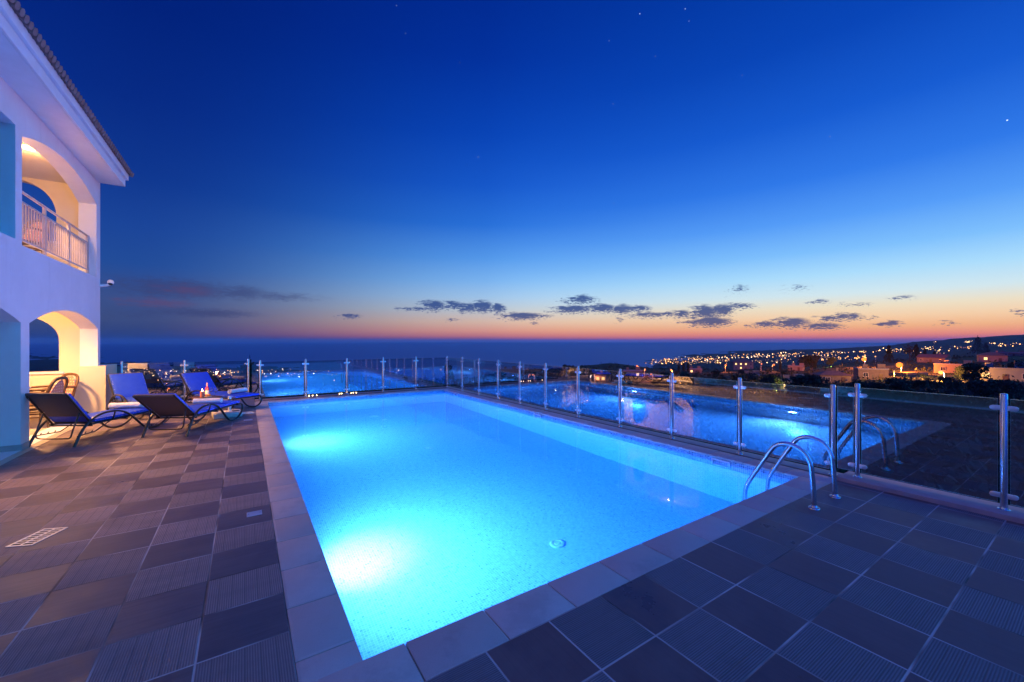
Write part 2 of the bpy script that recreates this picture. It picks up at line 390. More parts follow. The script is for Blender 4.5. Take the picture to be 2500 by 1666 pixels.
# ================================================================= SKY
def sky():
    w = bpy.data.worlds.new('World'); sc.world = w; w.use_nodes = True; nt = w.node_tree; nt.nodes.clear(); N = NT(nt)
    d = N.vm('NORMALIZE', N.n('ShaderNodeTexCoord').outputs['Generated'])
    x, y, z = N.xyz(d)
    el = N.m('ARCSINE', z)                                            # radians
    fw = N.vm('DOT_PRODUCT', d, (S, K, 0), out=1); lt = N.vm('DOT_PRODUCT', d, (K, -S, 0), out=1)
    az = N.m('ARCTAN2', lt, fw)                                       # 0 towards the sea, + to the sunset
    E = N.mr(el, 0, math.radians(45))
    def R(st): return N.ramp(E, [(max(0, a/45), lin(*c)) for a, c in st])
    left = R([(0,(28,42,92)),(.8,(46,62,112)),(2.2,(60,76,122)),(4.5,(58,80,136)),(8,(34,76,152)),(12,(26,68,152)),(17,(14,54,142)),(24,(6,42,132)),(32,(1,33,122)),(44,(0,26,112))])
    mid = R([(0,(92,84,128)),(.25,(150,94,116)),(.7,(214,124,112)),(1.4,(232,158,132)),(2.7,(226,192,170)),(4.4,(196,206,214)),(6.2,(166,204,240)),(8.5,(128,186,246)),(11.5,(88,158,240)),(16,(42,116,222)),(21,(22,90,206)),(27,(8,70,186)),(35,(2,50,160)),(44,(0,38,138))])
    right = R([(0,(150,104,130)),(.25,(230,118,104)),(.7,(255,146,106)),(1.6,(255,188,130)),(2.6,(255,214,168)),(3.8,(244,230,200)),(5.2,(214,236,242)),(7.4,(174,224,255)),(10,(128,194,255)),(13.5,(86,158,250)),(18,(48,122,234)),(24,(22,92,210)),(31,(8,70,184)),(44,(0,46,148))])
    sun = N.m('COSINE', N.m('SUBTRACT', az, math.radians(45)))
    c = N.mix(N.mr(sun, .02, .80, smooth=True), left, mid)
    c = N.mix(N.mr(sun, .66, 1.0, smooth=False), c, right)
    # unseen sky, brightened past dusk as fill: west to the right, deep blue behind
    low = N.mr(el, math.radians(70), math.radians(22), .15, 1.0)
    west_fill = N.m('MULTIPLY', N.m('MULTIPLY', N.mr(az, math.radians(52), math.radians(95), smooth=True), N.mr(az, math.radians(165), math.radians(115), smooth=True)), low)
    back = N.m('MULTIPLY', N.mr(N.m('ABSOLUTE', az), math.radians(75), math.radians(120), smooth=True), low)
    c = N.mix(back, c, (.015,.11,1.2,1)); c = N.mix(west_fill, c, (.03,.68,1.9,1))
    c = N.mix(N.mr(el, math.radians(46), math.radians(66), smooth=True), c, (.11,.12,.75,1))      # violet zenith above the view, added as fill light for the deck
    # clouds: (x, y, half width, half height, strength) in photo pixels turned into azimuth / elevation
    AE = N.comb(az, el, 0.0)
    AEs = N.vm('MULTIPLY', AE, (42, 150, 1))
    wob = N.noise(AEs, 1.0, 5, .62)
    wob2 = N.noise(AEs, 3.4, 5, .7)
    warp = N.comb(N.mr(wob, 0, 1, -.034, .034), N.mr(wob2, 0, 1, -.015, .015), 0.0)
    AEw = N.vm('ADD', AE, warp)
    def field(lst):
        cur = None
        for (px, py, hw, hh, st) in lst:
            u, v = (px-1250)/F, (833-py)/F
            a = math.atan(u); e = math.atan(v/math.hypot(1, u))
            hw *= 1.22; hh *= 1.12; dw = math.atan((px+hw-1250)/F) - a; dh = hh/F/math.hypot(1, u)
            q = N.vm('LENGTH', N.vm('MULTIPLY', N.vm('SUBTRACT', AEw, (a, e, 0)), (1/dw, 1/dh, 0)), out=1)
            q = N.m('MULTIPLY', N.m('SUBTRACT', 1.0, q), st)
            cur = q if cur is None else N.m('MAXIMUM', cur, q)
        return cur
    A = lambda px, py, w_, h_, s=1.0: (900+px/2.353, 640+py/2.353, w_/2.353, h_/2.353, s)
    B = lambda px, py, w_, h_, s=1.0: (1500+px/2.353, 560+py/2.353, w_/2.353, h_/2.353, s)
    L = lambda px, py, w_, h_, s=1.0: (200+px/2.139, 640+py/2.139, w_/2.139, h_/2.139, s)
    dark = field([A(370,250,75,34), A(490,248,60,26,.8), A(570,262,56,32), A(655,255,62,40), A(745,265,44,30), A(280,268,110,12,.6),
                  A(880,310,120,24), A(985,308,80,10,.7), A(1170,272,130,24), A(1220,215,95,30,.75), A(1340,265,85,28), A(1450,270,85,30), A(1545,266,80,20,.9),
                  A(1610,303,130,18,.8), A(1725,300,34,16,.8), A(1795,298,56,28,.9), A(955,350,22,8,.6), A(1445,330,16,14,.6), A(490,328,40,8,.4),
                  B(520,478,90,46), B(550,532,140,30), B(615,465,75,40), B(705,440,105,18,.8), B(757,555,28,8,.8), B(1010,536,120,34), B(1180,556,140,20), B(875,546,78,20,.8),
                  B(1240,512,90,20,.8), B(1350,500,76,24,.9), B(1465,503,52,11,.6), B(1585,540,66,19), B(1915,535,46,9,.7), B(1660,388,75,12,.4), B(1390,428,85,12,.45),
                  B(1190,412,55,12,.5), B(725,338,50,22,.35), B(1050,328,60,18,.3), B(2345,478,30,16,.7), L(1405,280,50,15,.8)])
    dark = N.m('ADD', dark, N.mr(N.m('ADD', N.m('MULTIPLY', wob, .45), N.m('MULTIPLY', wob2, .55)), .32, .68, -.62, .55))
    dm = N.m('MULTIPLY', N.mr(dark, -.02, .5, smooth=True), .93)
    ccol = N.mix(N.mr(el, math.radians(1.2), math.radians(5)), lin(80,84,118), lin(46,76,140))
    soft = field([L(500,140,330,60), L(830,160,150,44,.9), L(1010,180,230,26,.6), L(640,266,300,26), L(330,270,160,20,.5)])
    soft = N.m('MULTIPLY', N.mr(N.m('ADD', soft, N.mr(wob, .3, .7, -.2, .3)), 0, .8, smooth=True), .62)
    rosy = field([L(400,212,230,30), L(560,150,170,40,.7)])
    rosy = N.m('MULTIPLY', N.mr(N.m('ADD', rosy, N.mr(wob, .3, .7, -.3, .2)), 0, .8, smooth=True), .45)
    c = N.mix(soft, c, lin(56,64,112)); c = N.mix(rosy, c, lin(104,66,100)); c = N.mix(dm, c, ccol)
    # a few first stars
    stars = None
    for px, py, s_ in [(1562,34,1), (1673,22,.8), (1168,384,.9), (2459,294,1.6), (1122,153,.35), (1487,100,.3), (1682,52,.3), (968,14,.3), (1600,138,.25), (1498,497,.25), (2026,334,.35), (990,82,.25), (1812,184,.2), (1497,254,.2)]:
        v = Vector((*world(1, (px-1250)/F)[:2], 0)) - Vector((CX, CY, 0)); v.z = (833-py)/F; v.normalize()
        q = N.m('MULTIPLY', N.m('GREATER_THAN', N.vm('DOT_PRODUCT', d, tuple(v), out=1), math.cos(.00085)), s_)
        stars = q if stars is None else N.m('ADD', stars, q)
    sv = N.n('ShaderNodeVectorMath', operation='SCALE'); sv.inputs[0].default_value = (.55,.6,.65); N.put(sv.inputs['Scale'], stars)
    c = N.vm('ADD', c, sv.outputs[0])
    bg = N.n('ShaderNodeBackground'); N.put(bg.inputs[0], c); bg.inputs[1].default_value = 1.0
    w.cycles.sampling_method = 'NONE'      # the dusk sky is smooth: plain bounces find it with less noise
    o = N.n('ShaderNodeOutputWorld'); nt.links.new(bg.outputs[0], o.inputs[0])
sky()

# ================================================================= TERRAIN AND SEA
SEA = -180.0
DG = [8, 20, 40, 80, 130, 200, 300, 500, 800, 1200, 1800, 2500, 3500, 5000, 7000, 10000, 14000]
COL = [(-1250, [-3.5,-5,-9,-15,-18,-24,-34,-54,-80,-108,-140,-166,-178,-178,-190,-200,-210]),
       (-600,  [-3.5,-5,-9,-15,-18,-25,-36,-57,-84,-114,-150,-177,-190,-200,-210,-220,-230]),
       (-150,  [-3.5,-5,-8,-12,-15,-21,-27,-46,-95,-150,-185,-200,-210,-220,-220,-220,-230]),
       (60,    [-3.5,-5,-7,-10,-13,-16,-20,-34,-90,-160,-190,-200,-210,-220,-220,-220,-230]),
       (255,   [-3.5,-5,-7,-10,-13,-16,-19,-26,-80,-140,-172,-186,-200,-210,-220,-220,-230]),
       (380,   [-3.5,-5,-7,-10,-13,-16,-20,-33,-70,-120,-150,-172,-176.5,-185,-200,-220,-230]),
       (500,   [-3.5,-5,-7,-10,-12.5,-15,-20,-34,-62,-100,-135,-160,-170,-175,-186,-220,-230]),
       (700,   [-3.5,-5,-7,-9.5,-12,-13.5,-17,-29,-55,-90,-118,-138,-145,-130,-155,-200,-230]),
       (900,   [-3.5,-5,-6.5,-9,-10.5,-12,-14.5,-24,-46,-75,-98,-115,-110,-68,-90,-180,-230]),
       (1000,  [-3.5,-5,-6.5,-8.5,-9.5,-10.5,-12.5,-21,-40,-66,-85,-98,-80,-2,-20,-140,-230]),
       (1130,  [-3.5,-5,-6.5,-8,-9,-9.5,-11,-18,-34,-55,-70,-70,-40,48,40,-80,-200]),
       (1250,  [-3.5,-5,-6.5,-8,-8.5,-9,-10,-16,-30,-46,-55,-45,0,82,90,-30,-160]),
       (1600,  [-3.5,-5,-6.5,-8,-8,-8,-8,-10,-20,-30,-35,-10,60,160,180,80,-100])]
def lerp_col(u, i):
    if u <= COL[0][0]: return COL[0][1][i]
    for (a, A), (b, B) in zip(COL, COL[1:]):
        if u <= b:
            t = (u-a)/(b-a); t = t*t*(3-2*t)*.6 + t*.4
            return A[i]*(1-t) + B[i]*t
    return COL[-1][1][i]
def ground_z(d, u):
    d = max(8.0, d)
    if d >= DG[-1]: return lerp_col(u, -1)
    for i in range(len(DG)-1):
        if d <= DG[i+1]:
            t = (math.log(d)-math.log(DG[i]))/(math.log(DG[i+1])-math.log(DG[i])); break
    base = lerp_col(u, i)*(1-t) + lerp_col(u, i+1)*t
    l = u*d/F
    amp = min(.8 + d*.004, 14) * min(1, max(.1, (d-12)/60))
    base += amp*.7*noise.noise((d/60, l/60, 1.3)) + amp*.4*noise.noise((d/17, l/17, 4.1)) * (1 if d < 1500 else 0)
    if d > 600: base += amp*.6*noise.noise((d/420, l/420, 7.7))
    return base
def ground_at_xy(X, Y):
    dx, dy = X-CX, Y-CY; d = dx*S+dy*K; l = dx*K-dy*S; r = math.hypot(d, l)
    if d > .45*r: return ground_z(d, l/d*F)
    return ground_z(.45*r, 1700 if l > 0 else -1700)
def hit(px, py, dmin=28.0, dmax=9000):
    """where a photo pixel's sight line first meets the hillside"""
    u, v = px-1250, py-833; d = dmin
    while d < dmax:
        z = H - v*d/F
        if z < ground_z(d, u): return d, u*d/F
        d *= 1.006
    return None
def terrain():
    mb = MB(); rs = []; r = 13.5
    while r < 15000: rs.append(r); r *= 1.035
    azs = [math.radians(-180 + a) for a in range(0, 118, 6)] + [math.radians(a*.35) for a in range(-170, 171)] + [math.radians(a) for a in range(66, 180, 6)]
    n = len(azs); vs = []
    for r in rs:
        for a in azs:
            d, l = r*math.cos(a), r*math.sin(a); X, Y, _ = world(d, l); vs.append((X, Y, ground_at_xy(X, Y)))
    fs = [(i*n+k, (i+1)*n+k, (i+1)*n+(k+1) % n, i*n+(k+1) % n) for i in range(len(rs)-1) for k in range(n)]
    mb.add(vs, fs)
    m, N, b = new_mat('dry_hillside')
    tc = N.n('ShaderNodeTexCoord').outputs['Object']
    n1 = N.noise(tc, .045, 6, .65); n2 = N.noise(tc, .5, 4, .6)
    c = N.mix(N.mr(n1, .42, .6), (.022,.026,.016,1), (.06,.048,.034,1))
    c = N.mix(N.mr(n2, .45, .65), c, (.03,.03,.02,1))
    N.put(b.inputs['Base Color'], c); b.inputs['Roughness'].default_value = .95; b.inputs['Specular IOR Level'].default_value = .1
    struct('hillside', mb, m, smooth=True)
terrain()
def sea():
    mb = MB(); n = 96; rs = [300, 1500, 4000, 9000, 20000, 36000, 60000]
    vs = [world(r*math.cos(2*PI*k/n), r*math.sin(2*PI*k/n), SEA) for r in rs for k in range(n)]
    mb.add(vs, [(i*n+k, i*n+(k+1) % n, (i+1)*n+(k+1) % n, (i+1)*n+k) for i in range(len(rs)-1) for k in range(n)])
    m, N, b = new_mat('dusk_sea')
    tc = N.n('ShaderNodeTexCoord').outputs['Object']
    b.inputs['Base Color'].default_value = (.13,.19,.27,1); b.inputs['Roughness'].default_value = .55
    b.inputs['Specular IOR Level'].default_value = .28
    N.put(b.inputs['Normal'], N.bump(N.noise(tc, .02, 4), .25, 8.0))
    struct('sea', mb, m)
sea()
# ================================================================= POOL, COPING, DECK
PL, PW = 10.25, 5.0
WZ = -.085                      # water level
def floor_z(y): return -1.45 - .5*min(max(y, 0), PL)/PL
def pool():
    ys = [0, PL]
    mb = MB()
    for a, b in zip(ys, ys[1:]):
        mb.quad((0,a,floor_z(a)), (PW,a,floor_z(a)), (PW,b,floor_z(b)), (0,b,floor_z(b)), 0)
        for x in (0, PW): mb.quad((x,a,floor_z(a)), (x,b,floor_z(b)), (x,b,-.30), (x,a,-.30), 1)
    for y in (0, PL): mb.quad((0,y,floor_z(y)), (PW,y,floor_z(y)), (PW,y,-.30), (0,y,-.30), 2)
    for x in (0, PW): mb.quad((x,0,-.30), (x,PL,-.30), (x,PL,-.028), (x,0,-.028), 3)
    for y in (0, PL): mb.quad((0,y,-.30), (PW,y,-.30), (PW,y,-.028), (0,y,-.028), 4)
    struct('pool_basin', mb, [M['mos_xy'], M['mos_yz'], M['mos_xz'], M['band_yz'], M['band_xz']])
    w = MB()
    w.box((-.03,-.03,-2.6), (PW+.03,PL+.03,WZ))
    struct('pool_water', w, M['water'], normals=True)
    # coping stones with real open joints
    c = MB(); st = .4785; g = .0025; ov = -.012
    def stones(fn, a, b, off):
        k = math.floor((a-off)/st); p = a
        while p < b - 1e-6:
            q = min(b, off + (k+1)*st)
            if q - p > .02: fn(p+g, q-g)
            p = max(p, q); k += 1
    stones(lambda p, q: c.box((-.275,p,-.03), (-ov,q,.0)), -.0, PL, .18)
    stones(lambda p, q: c.box((PW+ov,p,-.03), (PW+.27,q,.0)), 0, PL, .18)
    stones(lambda p, q: c.box((p,-.28,-.03), (q,-ov,.0)), -.275, PW+.27, .225)
    stones(lambda p, q: c.box((p,PL+ov,-.03), (q,PL+.27,.0)), -.275, PW+.27, .225)
    struct('pool_coping', c, M['coping'], bevel=.006, smooth=True)
    # deck
    d = MB()
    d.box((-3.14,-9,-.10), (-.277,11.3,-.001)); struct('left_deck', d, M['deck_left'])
    d = MB()
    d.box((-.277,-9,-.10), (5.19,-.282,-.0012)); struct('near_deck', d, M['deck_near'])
    d = MB()
    d.box((PW+.272,-.28,-.10), (5.34,PL+.27,-.004)); d.box((-.277,PL+.272,-.10), (5.34,10.82,-.004))
    struct('fence_strip', d, P('red_brown_strip', (.13,.075,.07), .6, var=.2))
    # raised kerb below the fences
    k = MB()
    k.box((5.19,-9,-.12), (5.56,-.284,.045)); k.box((5.342,-.28,-.12), (5.56,11.06,-.002)); k.box((-.26,10.822,-.12), (5.34,11.06,-.002))
    k.box((-3.05,11.302,-.12), (-.262,11.58,.03))
    struct('fence_kerb', k, P('kerb_render', (.42,.33,.30), .75, var=.12, bump=.2), bevel=.008, smooth=True)
    # retaining sides and slab below everything
    s = MB()
    s.box((-14,-9,-8), (-.03,11.57,-.13)); s.box((PW+.03,-9,-8), (5.55,11.05,-.13)); s.box((-.03,-9,-8), (PW+.03,-.03,-.13)); s.box((-.03,PL+.03,-8), (PW+.03,11.05,-.13))
    struct('terrace_podium', s, M['concrete'])
pool()

def pool_fittings():
    ring = MB().lathe([(.085,0),(.13,.0),(.135,.012),(.125,.022),(.09,.022)], n=28)
    lens = MB().lathe([(.088,.0225),(.07,.031),(.03,.036),(.001,.037)], n=24)
    mr_ = ring.mesh('lamp_ring', M['whiteplastic'], smooth=True)
    ml = lens.mesh('lamp_lens', emit('underwater_lamp_light', (.55,.8,1.0), 25, False), smooth=True)
    for i, (y, z, lab) in enumerate([(2.35, -.45, 'round underwater lamp nearest the camera, hidden below the left coping'),
                                  (7.15, -.45, 'round underwater lamp farther along the left pool wall, nearer the loungers')]):
        t = thing('pool_lamp', lab, 'pool light', (.003, y, z), group='underwater lamps in the left pool wall')
        t.rotation_euler = (0, PI/2, 0)
        inst('ring', mr_, t); inst('lens', ml, t)
        L = bpy.data.lights.new('pool_lamp_flood', 'AREA'); L.shape = 'DISK'; L.size = .18; L.energy = 600; L.color = (.135,.33,1.0)
        o = link(bpy.data.objects.new('lamp_flood', L)); o.parent = t; o.location = (0,0,.05); o.rotation_euler = (PI,0,0)
        L = bpy.data.lights.new('pool_lamp_beam', 'SPOT'); L.energy = 330 if i == 0 else 150; L.color = (.78,.88,1); L.spot_size = 1.0; L.spot_blend = 1; L.shadow_soft_size = .07
        o = link(bpy.data.objects.new('lamp_beam', L)); o.parent = t; o.location = (0,0,.09); dv = Matrix.Rotation(-PI/2, 3, 'Y') @ Vector((.40 if i == 0 else .44, .08, -1)); o.rotation_euler = dv.to_track_quat('-Z', 'Y').to_euler()
    # skimmer mouths in the right wall
    fr = MB(); fr.box((-.02,-.13,.055),(0,.13,.075)); fr.box((-.02,-.13,-.075),(0,.13,-.055)); fr.box((-.02,-.13,-.055),(0,-.11,.055)); fr.box((-.02,.11,-.055),(0,.13,.055))
    fm = fr.mesh('frame', M['whiteplastic'], bevel=.004)
    flap = MB().box((-.075,-.105,-.012),(-.0,.105,.0)); flap.box((-.075,-.105,-.045),(-.065,-.09,.0))
    flm = flap.mesh('flap', M['whiteplastic'], bevel=.003)
    for y, lab in [(.96, 'white skimmer mouth in the right pool wall beside the ladder'), (5.15, 'white skimmer mouth halfway along the right pool wall'),
                   (9.35, 'white skimmer mouth near the far right pool corner')]:
        t = thing('pool_skimmer', lab, 'skimmer', (PW-.002, y, -.115), group='skimmers in the right pool wall')
        inst('frame', fm, t); inst('flap', flm, t, (0,0,-.02))
    dm = MB().lathe([(.0,.02),(.03,.022),(.034,.012),(.05,.012),(.054,.02),(.075,.018),(.085,.003),(.085,0)][::-1], n=24).mesh('drain', M['whiteplastic'], smooth=True)
    for px, py, r, lab in [(1280,1250,1,'round white inlet on the pool floor nearest the near coping'), (985,1030,1,'round white inlet in the middle of the pool floor'),
                           (860,957,1.5,'large round main drain at the deep end of the pool'), (882,964,.9,'small round inlet beside the deep end main drain')]:
        # follow the refracted sight line to the floor
        u, v = (px*1.0625-1250)/F, (py*1.0625-833)/F
        D = Vector((u*K+S, -u*S+K, -v)).normalized(); t_ = (WZ-H)/D.z; p = Vector((CX,CY,H)) + D*t_
        h = Vector((D.x, D.y, 0)); si = h.length/1.333; hd = h.normalized(); dn = Vector((hd.x*si, hd.y*si, -math.sqrt(1-si*si)))
        q = p.copy()
        while q.z > floor_z(q.y): q += dn*.01
        o = inst('floor_inlet', dm, None, (q.x, q.y, floor_z(q.y)+.001), scale=r)
        tag(o, lab, 'pool inlet', 'round fittings on the pool floor')
pool_fittings()

def ladder():
    prof = [(-.47,0),(-.465,.15),(-.455,.3),(-.44,.42),(-.395,.505),(-.32,.555),(-.22,.567),(-.125,.52),(-.05,.40),(.01,.295),(.07,.19),(.125,.09),(.155,.02),(.17,-.08),(.172,-.3),(.172,-.62)]
    t = thing('pool_ladder', 'pair of curved stainless steel handrails of the ladder at the near right pool corner', 'pool ladder', (4.3,-.47,0))
    for x in (4.05, 4.56):
        r = obj('handrail', MB().tube(catmull([(x,y,z) for y, z in prof], 6), .0215, 14), M['steel'], t, True, smooth=True)
        fl = MB().lathe([(.05,0),(.05,.006),(.046,.012),(.03,.016),(.026,.03),(.022,.034)], (x,-.47,0), 20)
        inst('flange', fl.xf(Matrix.Translation((-4.3,.47,0))).mesh('flange', M['steel'], smooth=True), r)
    for z in (-.35, -.58):
        obj('tread', MB().box((4.05,.14,z),(4.56,.21,z+.025)), M['steel'], t, True, bevel=.005)
ladder()

# ================================================================= GLASS FENCES
def pill_mesh():
    mb = MB(); n = 8; pts = []
    for k in range(n+1):
        a = -PI/2 + PI*k/n; pts.append((.066 + .022*math.cos(a), .022*math.sin(a)))
    pts += [(.018, .022), (.018, -.022)]
    return mb.plate([pts], lambda a, b: (a, -.013, b), lambda a, b: (a, .013, b)).mesh('clamp', M['clampm'], bevel=.004, normals=True, smooth=True)
CL = pill_mesh()
def post_mesh(h):
    mb = MB().lathe([(.0251,.0),(.0251,h-.012),(.022,h-.003),(.012,h)], n=20)
    mb.lathe([(.046,0),(.046,.005),(.042,.011),(.029,.014),(.0265,.03)], n=20)
    return mb.mesh('post', M['steel'], smooth=True)
PM = post_mesh(1.08)
def fence(label, a, b, posts, zb=0.0, extra=None, flip=False):
    """run of stainless posts with glass panes; a->b in plan, posts = distances along it"""
    ax, ay = a; L = math.hypot(b[0]-ax, b[1]-ay); rz = math.atan2(b[1]-ay, b[0]-ax)
    t = thing('glass_fence', label, 'glass fence', (ax, ay, zb), rz)
    for s_ in posts:
        p = inst('post', PM, t, (s_,0,0))
        for z in (.945, .135):
            if s_ < posts[-1]-.01 or (extra and 'R' in extra): inst('clamp', CL, p, (0,0,z))
            if s_ > posts[0]+.01 or (extra and 'L' in extra): inst('clamp', CL, p, (0,0,z), (0,0,PI))
    ends = list(zip(posts, posts[1:]))
    if extra and 'R' in extra: ends.append((posts[-1], posts[-1]+1.1))
    if extra and 'L' in extra: ends.append((posts[0]-.225, posts[0]))
    for p, q in ends:
        x0, x1 = p+.038, q-.038
        g = MB(); y0, y1, z0, z1 = -.007, .007, .065, 1.03
        g.quad((x0,y0,z0),(x1,y0,z0),(x1,y0,z1),(x0,y0,z1),2 if flip else 0); g.quad((x0,y1,z0),(x0,y1,z1),(x1,y1,z1),(x1,y1,z0),0 if flip else 2)
        g.quad((x0,y0,z1),(x1,y0,z1),(x1,y1,z1),(x0,y1,z1),1); g.quad((x0,y0,z0),(x0,y1,z0),(x1,y1,z0),(x1,y0,z0),1)
        g.quad((x0,y0,z0),(x0,y0,z1),(x0,y1,z1),(x0,y1,z0),1); g.quad((x1,y0,z0),(x1,y1,z0),(x1,y1,z1),(x1,y0,z1),1)
        obj('glass_pane', g, [M['fglass'], M['fedge'], M['fclear']], t)
    return t
fence('glass fence along the right side of the pool, from the ladder to the far corner', (5.37,-.19), (5.37,10.85), [0,1.09,2.18,3.28,4.42,5.52,6.58,7.65,8.74,9.86,11.04], flip=True)
fence('glass fence along the far end of the pool, in front of the sea', (-.14,10.87), (5.37,10.87), [0,1.11,2.23,3.32,4.40], 0.0, 'LR')
fence('glass fence on the raised kerb right of the ladder, above the dark hillside', (5.37,-.42), (5.37,-9), [0,1.07,2.17,3.27,4.37,5.5], .035, 'L')
fence('short glass fence behind the far loungers, between house wall and pool', (-3.0,11.42), (-.41,11.42), [0.0,1.2,2.59], .02)
# last pane of the far run meets the corner post of the right run
# ================================================================= HOUSE
WX, WT = -3.2, .28
def arch(y0, y1, zb, zs, za, n=22):
    """opening outline: straight jambs and a flat segmental head"""
    c = (y0+y1)/2; hw = (y1-y0)/2; rise = za-zs; Rr = (hw*hw + rise*rise)/(2*rise); cz = za-Rr; a = math.asin(hw/Rr)
    return [(y0,zb),(y1,zb)] + [(c + Rr*math.sin(a-2*a*k/n), cz + Rr*math.cos(a-2*a*k/n)) for k in range(n+1)]
def roundarch(x0, x1, zb, zs, za, n=20):
    c = (x0+x1)/2; hw = (x1-x0)/2
    return [(x0,zb),(x1,zb)] + [(c + hw*math.cos(PI*k/n), zs + (za-zs)*math.sin(PI*k/n)) for k in range(n+1)]
def house():
    t = thing('villa', 'white two storey villa with arched balcony and arched porch, left edge', 'house', (-5.5,2.5,0))
    st = M['stucco']; Y0, Y1, ZT = -8.0, 10.6, 5.18
    # front wall with all its openings
    outer = [(Y0,-.2),(Y1,-.2),(Y1,ZT),(Y0,ZT)]
    holes = [arch(7.02,10.42,.012,1.87,2.16), arch(2.9,6.74,.012,1.87,2.2), arch(-1.4,2.5,.012,1.87,2.2),
             arch(6.78,10.33,3.0,4.59,4.88), [(4.7,3.05),(6.575,3.05),(6.575,4.67),(4.7,4.67)], [(.2,3.05),(2.3,3.05),(2.3,4.67),(.2,4.67)]]
    obj('front_wall', MB().plate([outer]+holes, lambda a, b: (WX,a,b), lambda a, b: (WX-WT,a,b)), st, t, True, normals=True)
    xb = -6.4
    # end wall with one arched opening per storey
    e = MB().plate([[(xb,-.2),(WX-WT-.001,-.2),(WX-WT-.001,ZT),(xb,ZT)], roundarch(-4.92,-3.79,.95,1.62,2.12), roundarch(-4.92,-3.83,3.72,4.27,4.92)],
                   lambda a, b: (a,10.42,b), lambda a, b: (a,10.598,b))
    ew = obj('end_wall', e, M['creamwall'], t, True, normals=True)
    for a, b in [(-3.72,.905),(-3.76,3.675)]: obj('window_sill', MB().box((-4.98,10.385,b),(a,10.66,b+.043)), M['fascia'], ew, True, bevel=.006)
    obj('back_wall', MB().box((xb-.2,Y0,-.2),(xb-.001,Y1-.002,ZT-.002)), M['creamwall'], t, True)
    for (a, b, c_, d_) in [(6.748,7.012,.01,2.6),(6.585,6.772,3.02,4.98),(2.52,2.88,.01,2.6),(2.4,4.6,3.02,4.98),(-1.9,.1,3.02,4.98)]:
        obj('partition_wall', MB().box((xb,a,c_),(WX-WT-.002,b,d_)), st, t, True)
    # dark recess behind the near upper opening: window with shutter
    wn = obj('window', MB().box((-4.3,4.61,3.03),(-4.26,6.58,4.97)), M['pane'], t, True)
    sh = MB()
    for k in range(22): sh.box((-3.47,4.95,3.08+k*.07),(-3.44,5.6,3.12+k*.07))
    sh.box((-3.48,4.92,3.06),(-3.43,4.95,4.62)); sh.box((-3.48,5.6,3.06),(-3.43,5.63,4.62))
    obj('shutter', sh, P('blue_grey_shutter', (.10,.13,.22), .5), t, True)
    obj('porch_floor', MB().box((xb,Y0,-.12),(WX+.10,10.41,.006)), M['porchfloor'], t, True)
    obj('upper_floor', MB().box((xb,Y0+.1,2.62),(WX-WT-.003,10.41,2.995)), st, t, True)
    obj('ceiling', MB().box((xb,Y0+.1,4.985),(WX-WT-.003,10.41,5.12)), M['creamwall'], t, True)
    for a, b in [(6.74,7.02),(2.5,2.9)]: obj('plinth', MB().box((WX-WT+.01,a-.004,.004),(WX+.012,b+.004,.095)), M['plinth'], t, True, bevel=.004)
    # low parapet that carries on from the end wall to the fence
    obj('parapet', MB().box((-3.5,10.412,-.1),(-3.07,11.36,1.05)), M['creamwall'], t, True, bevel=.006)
    # eave: soffit, two-step fascia, barrel tiles
    so = MB().box((-2.80,Y0,5.13),(WX-.002,10.50,5.178)); obj('soffit', so, M['fascia'], t, True)
    fa = MB().box((-2.798,Y0,5.128),(-2.765,10.502,5.285)); fa.box((-2.798,Y0,5.287),(-2.715,10.53,5.43))
    fa.box((-2.80,10.46,5.18),(-6.6,10.50,5.6))
    obj('fascia', fa, M['fascia'], t, True, bevel=.008)
    rf = MB(); slope = .34
    rf.quad((-2.66,Y0,5.44),(-2.66,10.58,5.44),(-8.5,10.58,5.44+5.84*slope),(-8.5,Y0,5.44+5.84*slope)); rf.quad((-2.66,Y0,5.434),(-8.5,Y0,5.434+5.84*slope),(-8.5,10.58,5.434+5.84*slope),(-2.66,10.58,5.434))
    rt = obj('roof', rf, M['tilered'], t, True)
    tl = MB(); y = 10.56
    while y > Y0:
        for j in range(3):
            x0 = -2.655 - j*.30; x1 = x0-.36; z0 = 5.446 + (-2.66-x0)*slope + .008*j; z1 = 5.446 + (-2.66-x1)*slope + .008*j
            tl.tube([(x0,y,z0),(x1,y,z1)], [.052,.044], 8)
        y -= .118
    tl.tube([(-2.65,10.585,5.45),(-5.0,10.585,5.45+2.35*slope)], .055, 8)
    obj('roof_tiles', tl, M['tilered'], rt, True, smooth=True)
    # balcony railing
    rl = MB(); X = -3.33
    r = thing('balcony_railing', '', ''); del r['label'], r['category']
    r.parent = t; r.location = (X+5.5, 8.7-2.5, 3.0)
    top = MB().tube([(X,6.79,3.88),(X,10.33,3.88)], .021, 10)
    top.box((X-.012,6.79,3.715),(X+.012,10.3,3.74)); top.box((X-.012,6.79,3.13),(X+.012,10.3,3.155))
    obj('rail', top, M['rail'], r, True, smooth=True)
    for y in (6.83, 8.03, 9.16, 10.27): obj('railing_post', MB().box((X-.02,y-.02,3.0),(X+.02,y+.02,3.87)), M['rail'], r, True)
    y = 6.92; bm_ = MB().box((-.009,-.009,-.285),(.009,.009,.285)).mesh('baluster', M['rail'])
    while y < 10.24:
        if min(abs(y-q) for q in (8.03,9.16)) > .05: inst('baluster', bm_, r, (0, y-8.7, .435))
        y += .103
